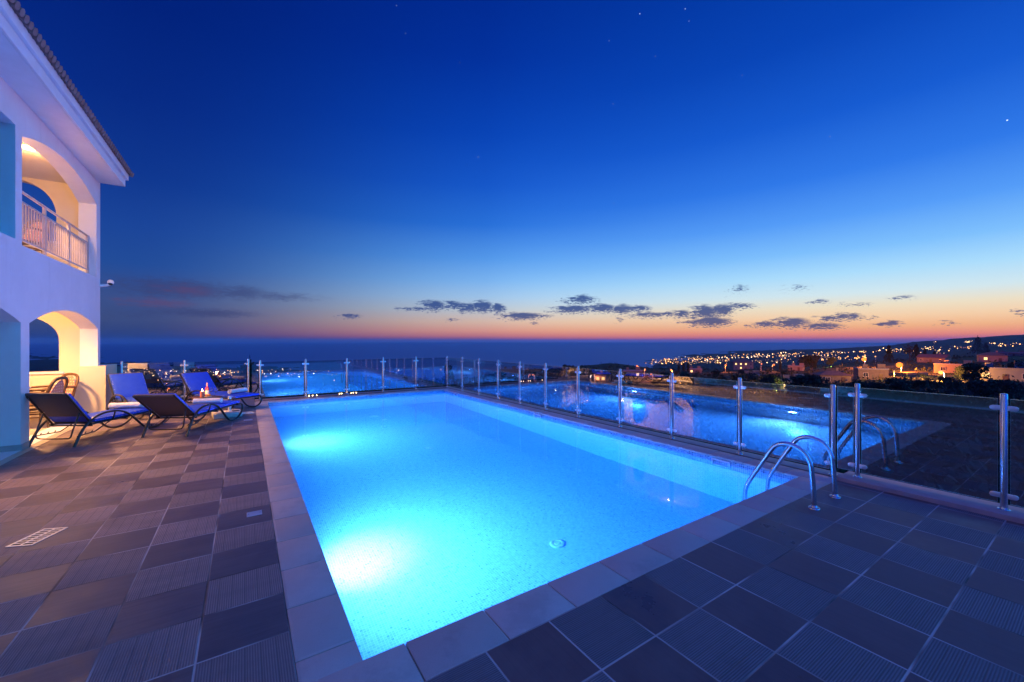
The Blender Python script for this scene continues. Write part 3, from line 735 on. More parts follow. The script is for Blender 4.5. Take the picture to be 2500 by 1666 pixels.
    # ceiling lamps of porch and balcony
    for (x, y, z, pw_) in [(-4.15,8.6,2.62,150), (-3.62,8.4,4.985,130), (-3.34,4.75,2.19,300)]:
        lm = inst('ceiling_lamp', MB().lathe([(.11,-.015),(.11,0)], n=20).mesh('ceiling_lamp', M['whiteplastic']), t, (x+5.5,y-2.5,z))
        gl = MB().lathe([(.001,-.055),(.05,-.052),(.085,-.045),(.10,-.03),(.095,-.015)] if y > 5 else [(.001,-.022),(.07,-.02),(.075,-.0151)], n=20)
        inst('lamp_globe', gl.mesh('lamp_globe', emit('porch_lamp_glow', (1,.56,.2), 12, False), smooth=True), lm)
        L = bpy.data.lights.new('porch_lamp_light', 'SPOT' if y < 5 else 'POINT'); L.energy = pw_; L.color = (1,.49,.165); L.shadow_soft_size = .12 if z < 3 else .05
        if y < 5: L.spot_size = 1.75; L.spot_blend = .8
        o = link(bpy.data.objects.new('lamp_light', L)); o.parent = lm; o.location = (0,0,(-.135 if z < 3 else -.062) if y > 5 else -.05)
        if y < 5: o.rotation_euler = Vector((1,-.12,-.95)).to_track_quat('-Z','Y').to_euler()
        if y > 5:
            L = bpy.data.lights.new('porch_downlight', 'SPOT'); L.energy = 560 if z < 3 else 330; L.color = (1,.49,.165); L.shadow_soft_size = .12 if z < 3 else .05; L.spot_size = 2.5 if z < 3 else 2.15; L.spot_blend = .5
            o = link(bpy.data.objects.new('lamp_downlight', L)); o.parent = lm; o.location = (.05,-.05,-.14 if z < 3 else -.062)
house()
def camera_dome():
    t = thing('security_camera', 'small white dome security camera on the corner of the villa', 'security camera', (-3.2,10.57,2.86))
    obj('bracket', MB().tube([(0,0,-.02),(.10,.02,0),(.17,.03,.03)], [.035,.03,.028], 10), M['whiteplastic'], t, smooth=True)
    d = obj('dome', MB().ball((.17,.03,.075), .06, 16), M['whiteplastic'], t, smooth=True)
    obj('lens', MB().ball((.17,.015,.045), .043, 12), M['pane'], d, smooth=True)
camera_dome()

# ================================================================= LOUNGERS
def quadslab(mb, A, B, w, th, nx=14, ny=6, puff=.012, mi=0):
    """padded slab from A to B (in the s-z plane), width w, thickness th, softly puffed"""
    A = Vector((A[0],0,A[1])); B = Vector((B[0],0,B[1])); ax = (B-A).normalized(); up = Vector((-ax.z,0,ax.x))
    if up.z < 0: up = -up
    L = (B-A).length; vs = []; fs = []
    def pt(i, j, top):
        s_, q = i/nx, j/ny*2-1
        edge = (1-abs(2*s_-1)**6)*(1-abs(q)**6)
        seam = .35 + .65*abs(math.sin(PI*(s_*5)))**.5
        return A + ax*L*s_ + Vector((0,q*w/2,0)) + up*((th*(.75+.25*edge) + puff*edge*seam) if top else 0)
    for top in (1, 0):
        for i in range(nx+1):
            for j in range(ny+1): vs.append(pt(i, j, top))
    n = (nx+1)*(ny+1); ix = lambda i, j, t: (0 if t else n) + i*(ny+1) + j
    for i in range(nx):
        for j in range(ny):
            fs.append((ix(i,j,1),ix(i,j+1,1),ix(i+1,j+1,1),ix(i+1,j,1))); fs.append((ix(i,j,0),ix(i+1,j,0),ix(i+1,j+1,0),ix(i,j+1,0)))
    for i in range(nx):
        fs.append((ix(i,0,1),ix(i+1,0,1),ix(i+1,0,0),ix(i,0,0))); fs.append((ix(i,ny,1),ix(i,ny,0),ix(i+1,ny,0),ix(i+1,ny,1)))
    for j in range(ny):
        fs.append((ix(0,j,1),ix(0,j,0),ix(0,j+1,0),ix(0,j+1,1))); fs.append((ix(nx,j,1),ix(nx,j+1,1),ix(nx,j+1,0),ix(nx,j,0)))
    mb.add(vs, fs, mi)
SIDE = [(-.03,0),(.04,.14),(.13,.275),(.25,.375),(.40,.43),(.58,.44),(.74,.41),(.88,.335),(1.0,.225),(1.11,.115),(1.22,.04),(1.35,.016),(1.49,.028),(1.61,.085),(1.685,.17),(1.69,.25),(1.63,.298),(1.5,.305)]
W2 = .335
def lounger(label, mid, ang, back, group='sun loungers on the deck'):
    t = thing('sun_lounger', label, 'sun lounger', (mid[0], mid[1], 0), ang, group)
    fr = M['bronze']; B0 = (.27,.285); B1 = back
    for q in (-1, 1):
        pts = catmull([(s_, q*W2, z) for s_, z in SIDE], 5)
        obj('side_tube', MB().tube(pts, .0165, 10, flat=1.25), fr, t, smooth=True)
    rl = MB()
    for q in (-1, 1): rl.tube([(.22,q*(W2-.045),.285),(1.6,q*(W2-.045),.298)], .013, 8)
    for s_ in (.24,.85,1.58): rl.tube([(s_,-W2,.27 if s_ < 1 else .285),(s_,W2,.27 if s_ < 1 else .285)], .012, 8)
    rl.tube([(.62,-W2,.43),(.62,-W2+.04,.29)], .011, 8); rl.tube([(.62,W2,.43),(.62,W2-.04,.29)], .011, 8)
    obj('seat_frame', rl, fr, t, smooth=True)
    sl = MB(); quadslab(sl, (.25,.292), (1.6,.302), .56, .008, 10, 4, 0)
    obj('seat_sling', sl, M['sling'], t, smooth=True)
    bf = MB()
    for q in (-1, 1): bf.tube([(B0[0],q*.30,B0[1]),(B1[0],q*.30,B1[1])], .015, 8)
    bf.tube([(B1[0],-.30,B1[1]),(B1[0],.30,B1[1])], .014, 8)
    obj('back_frame', bf, fr, t, smooth=True)
    bs = MB(); quadslab(bs, (B1[0],B1[1]), (B0[0]+.03,B0[1]-.0), .57, .012, 10, 6, 0)
    top = Vector((B1[0],0,B1[1])); bs.tube([(B1[0],-.285,B1[1]+.004),(B1[0],.285,B1[1]+.004)], .022, 10)
    obj('back_sling', bs, M['sling'], t, smooth=True)
    # ratchet bar that props the back up
    f_ = .42; mx, mz = B0[0]*(1-f_)+B1[0]*f_, B0[1]*(1-f_)+B1[1]*f_
    u = catmull([(mx,-.27,mz-.01),(.02,-.265,.24),(-.0,-.25,.14),(.02,-.15,.115),(.02,.15,.115),(-.0,.25,.14),(.02,.265,.24),(mx,.27,mz-.01)], 5)
    sb = MB().tube(u, .0105, 8)
    for q in (-1, 1):
        sb.tube([(.02,q*W2,.15),(.35,q*.27,.155),(.62,q*.27,.285)], .009, 6)
        for k in range(3): sb.tube([(.08+k*.1,q*.285,.155),(.10+k*.1,q*.285,.185)], .007, 5)
    obj('support_bar', sb, fr, t, smooth=True)
    c = MB(); quadslab(c, (.34,.313), (1.68,.318), .58, .052, 26, 8)
    n = Vector((B1[0]-B0[0],0,B1[1]-B0[1])).normalized(); nrm = Vector((n.z,0,-n.x))
    a = Vector((B0[0],0,B0[1]))+nrm*.018+n*.04; b_ = Vector((B1[0],0,B1[1]))+nrm*.018-n*.02
    quadslab(c, (b_.x,b_.z), (a.x,a.z), .58, .052, 16, 8)
    obj('cushion', c, M['cushion'], t, smooth=True, normals=True)
    return t
A1 = math.atan2(.85,.53); A2 = math.atan2(.894,.447)
lounger('lounger nearest the porch pillar, its dark back towards the camera', (-2.90,6.83), A1, (-.10,.80))
lounger('lounger nearest the pool on the deck, its dark back towards the camera', (-1.585,6.74), A2, (-.27,.715))
lounger('far lounger beside the house parapet, blue back cushion facing the camera', (-2.72,10.42), math.atan2(-.87,.5), (-.10,.84))
lounger('far lounger beside the pool corner, blue back cushion behind the wine bottle', (-1.44,10.40), math.atan2(-.80,.60), (-.17,.80))

def towel(label, loc, rz, L=.42):
    mb = MB(); n = 18
    # spiral roll
    prof = []
    for k in range(46):
        a = k*.36; r = .012 + .0036*k*.95*.36; prof.append((r*math.cos(a), r*math.sin(a)))
    vs = []; m = len(prof)
    xs = [-.5,-.47,-.2,.1,.47,.5]
    for i, x in enumerate(xs):
        for p in prof:
            w = 1 + .05*math.sin(9*x+p[0]*40)
            vs.append((x*L, p[0]*w, p[1]*w*.92+.058))
    mb.add(vs, [(i*m+k, i*m+k+1, (i+1)*m+k+1, (i+1)*m+k) for i in range(len(xs)-1) for k in range(m-1)])
    o = obj('rolled_towel', mb, M['towel'], smooth=True); o.location = loc; o.rotation_euler = (0,0,rz)
    sol = o.modifiers.new('thick', 'SOLIDIFY'); sol.thickness = .008
    tag(o, label, 'towel', 'rolled white towels on the loungers')
def on(mid, ang, s_, q=0, z=.372): return (mid[0]+math.cos(ang)*s_-math.sin(ang)*q, mid[1]+math.sin(ang)*s_+math.cos(ang)*q, z)
towel('rolled white towel on the foot of the lounger by the porch pillar', on((-2.90,6.83), A1, 1.22, .02), A1-PI/2+.25, .48)
towel('rolled white towel on the foot of the lounger nearest the pool', on((-1.585,6.74), A2, 1.12, .0), A2-PI/2+.2, .46)
AF = math.atan2(-.80,.60)
towel('rolled white towel on the far lounger by the pool corner', on((-1.44,10.40), AF, 1.3, .04), .85, .46)

def side_table():
    cx, cy, z = -1.2, 8.95, .385
    t = thing('folding_table', 'small dark wooden folding table with crossed legs between the far loungers', 'side table', (cx,cy,0), .5)
    tp = MB()
    for k in range(6): tp.box((-.23,-.215+k*.073,z-.018),(.23,-.15+k*.073,z))
    tp.box((-.20,-.21,z-.04),(-.17,.21,z-.018)); tp.box((.17,-.21,z-.04),(.20,.21,z-.018))
    obj('tabletop', tp, M['wood'], t, bevel=.003)
    for q in (-1, 1):
        for d in (-1, 1): obj('leg', MB().tube([(d*.21,q*(.16+.012*d),0),(-d*.19,q*(.16+.012*d),z-.04)], .013, 6), M['wood'], t)
    zz = z+.001
    def P_(x, y): return (cx+x*math.cos(.5)-y*math.sin(.5), cy+x*math.sin(.5)+y*math.cos(.5), zz)
    c = thing('pillar_candle', 'lit orange pillar candle on the folding table beside the wine bottle', 'candle', P_(-.11,-.10))
    obj('wax', MB().lathe([(.036,0),(.037,.12),(.034,.128),(.02,.124),(.001,.122)], n=18), M['candle'], c, smooth=True)
    obj('flame', MB().lathe([(.001,.128),(.009,.138),(.011,.15),(.006,.168),(.001,.185)], n=10), M['flame'], c, smooth=True)
    L = bpy.data.lights.new('candle_light', 'POINT'); L.energy = 3.5; L.color = (1,.5,.15); L.shadow_soft_size = .02
    o = link(bpy.data.objects.new('candle_light', L)); o.parent = c; o.location = (0,0,.20)
    b = thing('wine_bottle', 'rose wine bottle with pale foil neck on the folding table', 'wine bottle', P_(.03,.0))
    obj('glass_body', MB().lathe([(.034,0),(.037,.006),(.037,.165),(.034,.185),(.018,.212),(.0145,.225)], n=20), M['wine'], b, smooth=True)
    obj('foil', MB().lathe([(.0150,.222),(.0152,.287),(.016,.29),(.016,.298),(.012,.30)], n=16), M['foil'], b, smooth=True)
    obj('paper_label', MB().lathe([(.0375,.05),(.0375,.13)], n=20), M['paper'], b, smooth=True)
    for x, y, tl, lab in [(.13,.07,0,'upright wine glass on the folding table right of the bottle'), (.16,-.05,.5,'wine glass leaning forward at the right edge of the folding table')]:
        g = tag(obj('wine_glass', MB().lathe([(.034,0),(.034,.003),(.006,.008),(.004,.075),(.014,.085),(.034,.105),(.041,.135),(.035,.18),(.0335,.18),(.039,.135),(.032,.107),(.012,.09),(.001,.087)], n=18), M['clear'], smooth=True), lab, 'wine glass', 'wine glasses on the folding table')
        g.location = P_(x, y); g.rotation_euler = (tl*.15, tl*.3, 0)
    f = thing('fruit_plate', 'plate of orange fruit beside the wine bottle on the folding table', 'fruit plate', P_(-.02,-.13))
    obj('plate', MB().lathe([(.03,0),(.055,.004),(.075,.012),(.073,.015),(.05,.007),(.001,.006)], n=20), M['dish'], f, smooth=True)
    for a in range(5): obj('fruit', MB().ball((.035*math.cos(a*1.4),.035*math.sin(a*1.4),.032+.02*(a==4)), .024, 10), M['fruit'], f, smooth=True)
side_table()

def parasol_base():
    t = thing('parasol_base', 'white slab parasol base with upright tube beside the lounger foot', 'parasol base', (-.80,8.38,0), .12)
    s_ = MB().box((-.25,-.22,0),(.25,.22,.105)); obj('slab', s_, M['concrete'], t, bevel=.015, smooth=True)
    obj('tube', MB().lathe([(.03,.10),(.03,.42),(.026,.42),(.026,.2),(.001,.2)], (.05,.05,0), 16), M['whiteplastic'], t, smooth=True)
    obj('collar', MB().lathe([(.034,.33),(.034,.36)], (.05,.05,0), 16), M['blackband'], t, smooth=True)
    obj('rating_plate', MB().box((.09,-.12,.1055),(.22,.10,.1075)), M['blackband'], t)
    mb = MB(); random.seed(3); pts = []
    for k in range(60):
        a = k*.75; r = .05+.05*math.sin(k*.37)+random.uniform(-.01,.02)
        pts.append((1.35*r*math.cos(a), r*math.sin(a), .008+.022*abs(math.sin(k*.6))))
    pts = [(.17,.0,.004),(.10,.02,.006)] + pts
    o = obj('white_cord', mb.tube(catmull(pts, 3), .0035, 5), M['whiteplastic'], smooth=True); o.location = (-.42,8.5,0)
    tag(o, 'tangled white cord lying on the deck beside the parasol base', 'cord')
parasol_base()

def small_deck_things():
    # drain grate, two small covers
    t = thing('drain_grate', 'rectangular metal drain grate with slots in the left deck', 'drain grate', (-1.89,2.79,0), 1.15)
    fr = MB(); w, h_ = .155, .088
    fr.box((-w,-h_,0),(w,-h_+.016,.005)); fr.box((-w,h_-.016,0),(w,h_,.005)); fr.box((-w,-h_+.016,0),(-w+.016,h_-.016,.005)); fr.box((w-.016,-h_+.016,0),(w,h_-.016,.005))
    fr.box((-w+.016,-.007,0),(w-.016,.007,.005))
    obj('frame', fr, M['clampm'], t)
    sl = MB()
    for k in range(7): sl.box((-w+.045+k*.036,-h_+.016,0),(-w+.057+k*.036,-.007,.005)); sl.box((-w+.045+k*.036,.007,0),(-w+.057+k*.036,h_-.016,.005))
    obj('slats', sl, M['clampm'], t)
    obj('pit', MB().box((-w+.002,-h_+.002,.0003),(w-.002,h_-.002,.0009)), M['rubber'], t)
    for (x, y, a, b, lab) in [(-.41,2.345,.06,.055,'small white cover plate in the deck beside the near coping'), (-.43,7.68,.075,.05,'small white cover plate in the deck beside the lounger foot')]:
        p = thing('deck_cover', lab, 'cover plate', (x,y,0), group='white cover plates in the deck')
        obj('plate', MB().box((-a,-b,0),(a,b,.004)), M['clampm'], p, bevel=.0015)
        sc_ = MB()
        for q in (-1,1): sc_.lathe([(.005,.004),(.004,.0055)], (q*a*.75,0,0), 8)
        obj('screws', sc_, M['steel'], p)
    # tea light glasses along the far kerb
    jar = MB().lathe([(.026,0),(.033,.004),(.034,.055),(.031,.055),(.030,.01),(.001,.008)], n=14).mesh('glass', M['clear'], smooth=True)
    wax = MB().lathe([(.026,.009),(.026,.026),(.001,.026)], n=12).mesh('wax', M['dish'], smooth=True)
    fl = MB().ball((0,0,.036), .007, 8, sz=1.6).mesh('flame', emit('tealight_flame', (1,.6,.25), 30, False), smooth=True)
    for i, (x, y, w_) in enumerate([(1.05,10.76,'first, just right of the second post'), (1.14,10.74,'second, right of the second post'), (1.25,10.77,'third, farthest right of the second post'),
                                (1.86,10.74,'nearest left of the middle post'), (1.93,10.77,'close left of the middle post, behind its neighbour'), (2.19,10.74,'close right of the middle post'), (2.26,10.77,'a little right of the middle post'), (2.34,10.74,'farthest right of the middle post')]):
        t = thing('tea_light', 'glass tea light by the far fence, ' + w_, 'tea light', (x,y,-.004), group='tea lights by the far fence')
        inst('glass', jar, t); inst('wax', wax, t); inst('flame', fl, t)
small_deck_things()

# ================================================================= PORCH AND BALCONY FURNITURE
def arm_chair(label, loc, rz, group, frame=None):
    fr = frame or M['woodlight']
    t = thing('arm_chair', label, 'armchair', loc, rz, group)      # faces +x
    for x, y, s_ in [(.22,-.24,1),(.22,.24,1),(-.22,-.22,-1),(-.22,.22,-1)]:
        obj('leg', MB().tube([(x+.05*s_,y*1.05,0),(x,y,.42 if s_ < 0 else .64)], [.018,.026], 8), fr, t, smooth=True)
    st_ = MB().box((-.24,-.25,.40),(.26,.25,.435)); obj('seat', st_, fr, t, bevel=.012, smooth=True)
    ap = MB()
    for z in (.30,.20): ap.tube([(-.22,-.23,z),(.22,-.25,z)], .014, 6); ap.tube([(-.22,.23,z),(.22,.25,z)], .014, 6)
    ap.tube([(-.24,-.23,.3),(-.24,.23,.3)], .014, 6)
    obj('apron', ap, fr, t)
    arch_ = [(-.22,-.25,.42),(-.26,-.265,.62),(-.31,-.25,.78),(-.335,-.17,.87),(-.345,0,.895),(-.335,.17,.87),(-.31,.25,.78),(-.26,.265,.62),(-.22,.25,.42)]
    obj('back_hoop', MB().tube(catmull(arch_, 5), .024, 8, flat=1.2), fr, t, smooth=True)
    pn = MB(); n = 12
    for i in range(n):
        a0, a1 = PI*i/n, PI*(i+1)/n
        f = lambda a, r: (-.235-.09*max(0,math.sin(a)*r)-.0, .215*math.cos(a)*r, .52+.34*max(0,math.sin(a))*r)
        pn.quad(f(a0,1), f(a1,1), f(a1,.0), f(a0,.0))
    pn.quad((-.235,.215,.52),(-.235,-.215,.52),(-.215,-.215,.44),(-.215,.215,.44))
    bp = obj('back_panel', pn, M['chaircush'], t); sol = bp.modifiers.new('thick', 'SOLIDIFY'); sol.thickness = .015
    for q in (-1, 1):
        obj('armrest', MB().tube(catmull([(-.27,q*.265,.64),(-.05,q*.29,.655),(.2,q*.285,.65),(.27,q*.27,.63)], 5), .022, 8, flat=1.3), fr, t, smooth=True)
    return t
def dining_table(label, loc, r, h_):
    t = thing('dining_table', label, 'table', loc)
    obj('tabletop', MB().lathe([(.001,h_-.03),(r-.01,h_-.03),(r,h_-.02),(r,h_-.005),(r-.008,h_),(.001,h_)], n=40), M['tabletop'], t, smooth=True)
    obj('apron', MB().lathe([(r-.10,h_-.10),(r-.10,h_-.031)], n=32), M['woodlight'], t, smooth=True)
    for k in range(4):
        a = PI/4+k*PI/2; obj('leg', MB().tube([((r-.08)*math.cos(a),(r-.08)*math.sin(a),0),((r-.18)*math.cos(a),(r-.18)*math.sin(a),h_-.05)], .026, 8), M['woodlight'], t, smooth=True)
def porch():
    z = .006
    dining_table('round cream dining table under the porch arch', (-4.42,9.25,z), .56, .73)
    arm_chair('dark armchair with dotted pink back nearest the lounger, at the porch table', (-3.72,9.05,z), PI-.15, 'armchairs on the porch', M['wood'])
    arm_chair('light brown armchair beyond the dotted one, by the porch end wall', (-3.80,9.95,z), PI+.75, 'armchairs on the porch')
    zt = z+.731
    c = thing('table_candle', 'small lit candle in a glass on the porch table', 'candle', (-4.14,8.83,zt))
    obj('glass', MB().lathe([(.03,0),(.036,.005),(.037,.07),(.034,.07),(.032,.01),(.001,.008)], n=16), M['clear'], c, smooth=True)
    obj('wax', MB().lathe([(.029,.009),(.029,.035),(.001,.035)], n=14), M['candle'], c, smooth=True)
    obj('flame', MB().ball((0,0,.055), .012, 8, sz=1.7), M['flame'], c, smooth=True)
    f = thing('fruit_bowl', 'bowl of red apples on the porch table', 'fruit bowl', (-4.14,9.0,zt))
    obj('bowl', MB().lathe([(.05,0),(.09,.02),(.125,.06),(.12,.062),(.085,.028),(.001,.012)], n=22), M['dish'], f, smooth=True)
    for k in range(6): obj('apple', MB().ball((.06*math.cos(k*1.25),.06*math.sin(k*1.25),.07+.035*(k==5)), .04, 10), M['apple'], f, smooth=True)
    v = thing('flower_vase', 'glass vase of pink flowers on the porch table', 'vase', (-4.05,9.45,zt))
    obj('vase', MB().lathe([(.03,0),(.045,.03),(.04,.09),(.025,.14),(.03,.155),(.026,.155),(.021,.14),(.036,.09),(.04,.03),(.001,.008)], n=16), M['clear'], v, smooth=True)
    sm = MB(); fl = MB(); random.seed(5)
    for k in range(9):
        a = k*2.4; r = random.uniform(.02,.08); hh = random.uniform(.20,.28); sm.tube([(0,0,.03),(r*.4*math.cos(a),r*.4*math.sin(a),.14),(r*math.cos(a),r*math.sin(a),hh)], .003, 5)
        for j in range(5): fl.ball((r*math.cos(a)+.014*math.cos(j*1.26),r*math.sin(a)+.014*math.sin(j*1.26),hh+.005*(j%2)), .014, 6)
    obj('stems', sm, P('stem_green', (.06,.14,.04), .6), v); obj('blossoms', fl, P('pink_petals', (.7,.25,.22), .7), v, smooth=True)
    nk = obj('folded_napkin', MB().add([(-.05,-.05,0),(.05,-.05,0),(.05,.05,0),(-.05,.05,0),(-.012,0,.085),(.012,0,.085)], [(0,1,5,4),(2,3,4,5),(1,2,5),(3,0,4),(0,3,2,1)]), P('brown_napkin', (.14,.09,.04), .8))
    nk.location = (-4.0,9.13,zt); tag(nk, 'folded dark napkin standing beside the apple bowl', 'napkin')
    # balcony
    zb = 2.996
    dining_table('round pale table behind the balcony railing', (-4.25,8.3,zb), .52, .72)
    arm_chair('dark armchair behind the balcony railing', (-3.95,8.98,zb), PI+.9, 'armchairs on the balcony', M['wood'])
    cu = tag(obj('orange_cushion', MB().box((-.24,-.34,0),(.24,.34,.12)), M['orangecloth'], bevel=.05, seg=3, smooth=True), 'orange floor cushion at the left end of the balcony', 'cushion')
    cu.location = (-3.72,7.5,zb)
porch()
# ================================================================= HILLSIDE HOUSES, TREES, LAMPS, TOWN
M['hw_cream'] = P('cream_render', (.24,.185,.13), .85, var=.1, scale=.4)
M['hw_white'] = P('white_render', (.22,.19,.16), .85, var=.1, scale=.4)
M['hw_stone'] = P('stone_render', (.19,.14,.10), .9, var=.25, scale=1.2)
M['hroof'] = P('house_roof_tiles', (.20,.09,.06), .85, var=.3, scale=1.5)
M['hflat'] = P('flat_roof_screed', (.25,.23,.22), .9, var=.2)
M['lit'] = emit('lit_window', (1,.58,.2), 2.6, False)
M['leaf_dark'] = P('dark_foliage', (.030,.045,.022), .8, var=.45, scale=1.5)
M['leaf_olive'] = P('olive_foliage', (.055,.065,.035), .8, var=.45, scale=1.5)
M['leaf_green'] = P('green_foliage', (.07,.11,.03), .8, var=.4, scale=1.5)
M['bark'] = P('bark', (.06,.045,.035), .9)
def hill_house(label, px, py, wpx, hpx, style, wall, lit=(), turn=0.0, d=None, zb=None):
    if d is None:
        r = hit(px, py)
        if not r: return None
        d, l = r
    else: l = (px-1250)*d/F
    w = wpx*d/F; h = max(2.6, hpx*d/F); X, Y, _ = world(d, l); z = ground_z(d, l/d*F)-.3 if zb is None else zb
    h = max(2.6, h)
    dp = max(5.0, w*.75)
    face = math.atan2(CY-Y, CX-X) + PI/2 + turn           # local -y looks at the terrace
    t = thing('hillside_house', label, 'house', (X, Y, z), face)
    hw = w/2
    obj('wall', MB().box((-hw,0,-1.5),(hw,dp,h)), wall, t)
    if style == 'flat':
        r = MB(); p = .25
        r.box((-hw-.1,-.1,h+.001),(hw+.1,dp+.1,h+.18)); r.box((-hw-.1,-.1,h+.181),(hw+.1,.12,h+.45)); r.box((-hw-.1,.121,h+.181),(-hw+.12,dp,h+.45)); r.box((hw-.12,.121,h+.181),(hw+.1,dp,h+.45))
        rt = obj('roof', r, M['hflat'] if wall is not M['hw_white'] else wall, t)
        tk = MB()
        if wpx < 30 or d < 40: tk.box((-hw*.4,dp*.5,h+.182),(hw*.2,dp*.5+.6,h+.7))
        else:
            tk.box((hw*.45,dp*.45,h+.182),(hw*.45+1.9,dp*.45+1.3,h+1.7))
            obj('roof_tank', MB().box((-hw*.55,dp*.4,h+.182),(-hw*.55+1.2,dp*.4+1.2,h+1.5)), wall, rt)
        obj('roof_tank', tk, wall, rt)
    else:
        r = MB(); o = .45; rh = min(w, dp)*.22; a = [(-hw-o,-o,h),(hw+o,-o,h),(hw+o,dp+o,h),(-hw-o,dp+o,h)]
        k = hw*.35 if style == 'hip' else hw+o
        top = [(-k,dp/2,h+rh),(k,dp/2,h+rh)]
        r.add(a+top, [(0,1,5,4),(1,2,5),(2,3,4,5),(3,0,4),(3,2,1,0)])
        rt = obj('roof', r, M['hroof'], t)
        obj('chimney', MB().box((hw*.3,dp*.62,h),(hw*.3+.7,dp*.62+.7,h+rh+.9)), wall, rt)
    n = max(2, int(w/3.2)) if d > 40 else 0; fl = 2 if h > 5.2 else 1; ch = h/fl
    for f in range(fl):
        for i in range(n):
            cx = -hw + (i+.5)*w/n; z0 = f*ch + ch*.35; ww, wh = .55, min(1.2, ch*.42); on_ = (f, i) in lit
            if f == 0 and i == n//2 and not on_:
                obj('door', MB().box((cx-.5,-.05,.0),(cx+.5,.02,2.1)), M['wood'], t); continue
            wf = MB(); wf.box((cx-ww-.08,-.06,z0-.08),(cx+ww+.08,-.001,z0)); wf.box((cx-ww-.08,-.06,z0+wh),(cx+ww+.08,-.001,z0+wh+.08)); wf.box((cx-ww-.08,-.06,z0),(cx-ww,-.001,z0+wh)); wf.box((cx+ww,-.06,z0),(cx+ww+.08,-.001,z0+wh)); wf.box((cx-.03,-.05,z0),(cx+.03,-.001,z0+wh))
            q = obj('window', wf, M['rail'], t)
            obj('pane', MB().box((cx-ww,-.02,z0),(cx+ww,-.002,z0+wh)), M['lit'] if on_ else M['pane'], q)
    return t, (d, l, h)
HH = [('stone fronted flat roofed house left of the large orange street lamp', 2132, 928, 57, 27, 'flat', 'hw_stone', (), .25),
      ('low hip roofed house just above the glass, left of the fence gap', 2040, 936, 62, 20, 'hip', 'hw_stone', (), .3),
      ('house with a broad dark gable roof behind the large orange street lamp', 2272, 886, 50, 13, 'gable', 'hw_cream', (), -.3),
      ('flat roofed house with roof tanks lit orange by the yellow street lamp', 2325, 912, 64, 22, 'flat', 'hw_cream', (), -.2),
      ('white flat roofed house with roof tanks at the far right edge', 2455, 932, 95, 32, 'flat', 'hw_white', ((0,0),), .2),
      ('dark house with two glowing windows near the right edge', 2424, 884, 46, 16, 'hip', 'hw_cream', ((0,0),(0,2)), .1),
      ('long low flat roofed house at the right edge below the ridge', 2475, 870, 60, 9, 'flat', 'hw_stone', (), .2),
      ('red roofed house with lit windows in the middle of the hillside', 1815, 903, 44, 19, 'hip', 'hw_cream', ((0,1),(1,2),(1,1),(1,0)), .3),
      ('small low house left of the lit red roofed house', 1697, 912, 32, 11, 'flat', 'hw_stone', ((0,0),), .2),
      ('pale two storey house with lit patio seen through the glass', 1934, 957, 48, 27, 'flat', 'hw_cream', ((0,1),(0,2),(0,0)), .2),
      ('narrow stone house seen at the glass top left of the lit patio house', 1833, 938, 36, 22, 'flat', 'hw_stone', (), .2),
      ('tiny pale house on the dark slope right of the lit red roofed house', 1941, 905, 30, 10, 'flat', 'hw_cream', (), -.2),
      ('warm lit house behind the middle of the right fence', 1466, 932, 26, 12, 'hip', 'hw_cream', ((0,0),(0,1)), .2),
      ('dark flat house on the slope behind the right fence, left of the cypresses', 1545, 922, 46, 17, 'flat', 'hw_stone', ((0,1),), .2),
      ('pinkish house seen through the far fence, left of centre', 872, 934, 27, 17, 'flat', 'hw_white', (), .1),
      ('small pale house seen through the far fence near its right end', 1036, 938, 20, 13, 'hip', 'hw_white', (), .1),
      ('pale house seen through the right fence near the far pool corner', 1245, 922, 42, 20, 'flat', 'hw_cream', (), .2),
      ('small house lit by lamps behind the far right lounger', 573, 940, 22, 14, 'hip', 'hw_cream', (), -.2)]
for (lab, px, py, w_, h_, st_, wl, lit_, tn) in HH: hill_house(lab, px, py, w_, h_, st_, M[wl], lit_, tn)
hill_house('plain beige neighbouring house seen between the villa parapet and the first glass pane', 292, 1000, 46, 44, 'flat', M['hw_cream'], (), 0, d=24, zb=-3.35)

def crown_leafy(n, rx, rz, cz, sz, seed, lumps=9):
    rnd = random.Random(seed); mb = MB(); cs = []
    for k in range(lumps):
        a = rnd.uniform(0, 2*PI); r = rx*.62*math.sqrt(rnd.random()); cs.append((r*math.cos(a), r*math.sin(a), cz + rz*rnd.uniform(-.6,.75), rx*rnd.uniform(.32,.55)))
    for i in range(n):
        c = rnd.choice(cs); v = Vector((rnd.gauss(0,1), rnd.gauss(0,1), rnd.gauss(0,1))).normalized()*c[3]*rnd.uniform(.55,1.08)
        p = Vector(c[:3]) + Vector((v.x, v.y, v.z*rz/rx*.9)); leaf(mb, p, sz*rnd.uniform(.6,1.3), rnd)
    return mb
def leaf(mb, p, s_, rnd):
    u = Vector((rnd.gauss(0,1), rnd.gauss(0,1), rnd.gauss(0,.7))).normalized(); w = u.orthogonal().normalized()
    w = Matrix.Rotation(rnd.uniform(0,6.28), 3, u) @ w; v = u.cross(w)
    mb.add([p-w*s_, p-v*s_*.5, p+w*s_, p+v*s_*.5], [(0,1,2,3)])
def crown_cypress(n, seed):
    rnd = random.Random(seed); mb = MB()
    for i in range(n):
        z = rnd.uniform(.06,1); r = .11*math.sin(PI*min(1,(1.02-z)**.8))**.6 if z > .3 else .10*(z/.3)**.5
        a = rnd.uniform(0,6.28); r *= rnd.uniform(.5,1.1); leaf(mb, Vector((r*math.cos(a), r*math.sin(a), z)), .035*rnd.uniform(.6,1.3), rnd)
    return mb
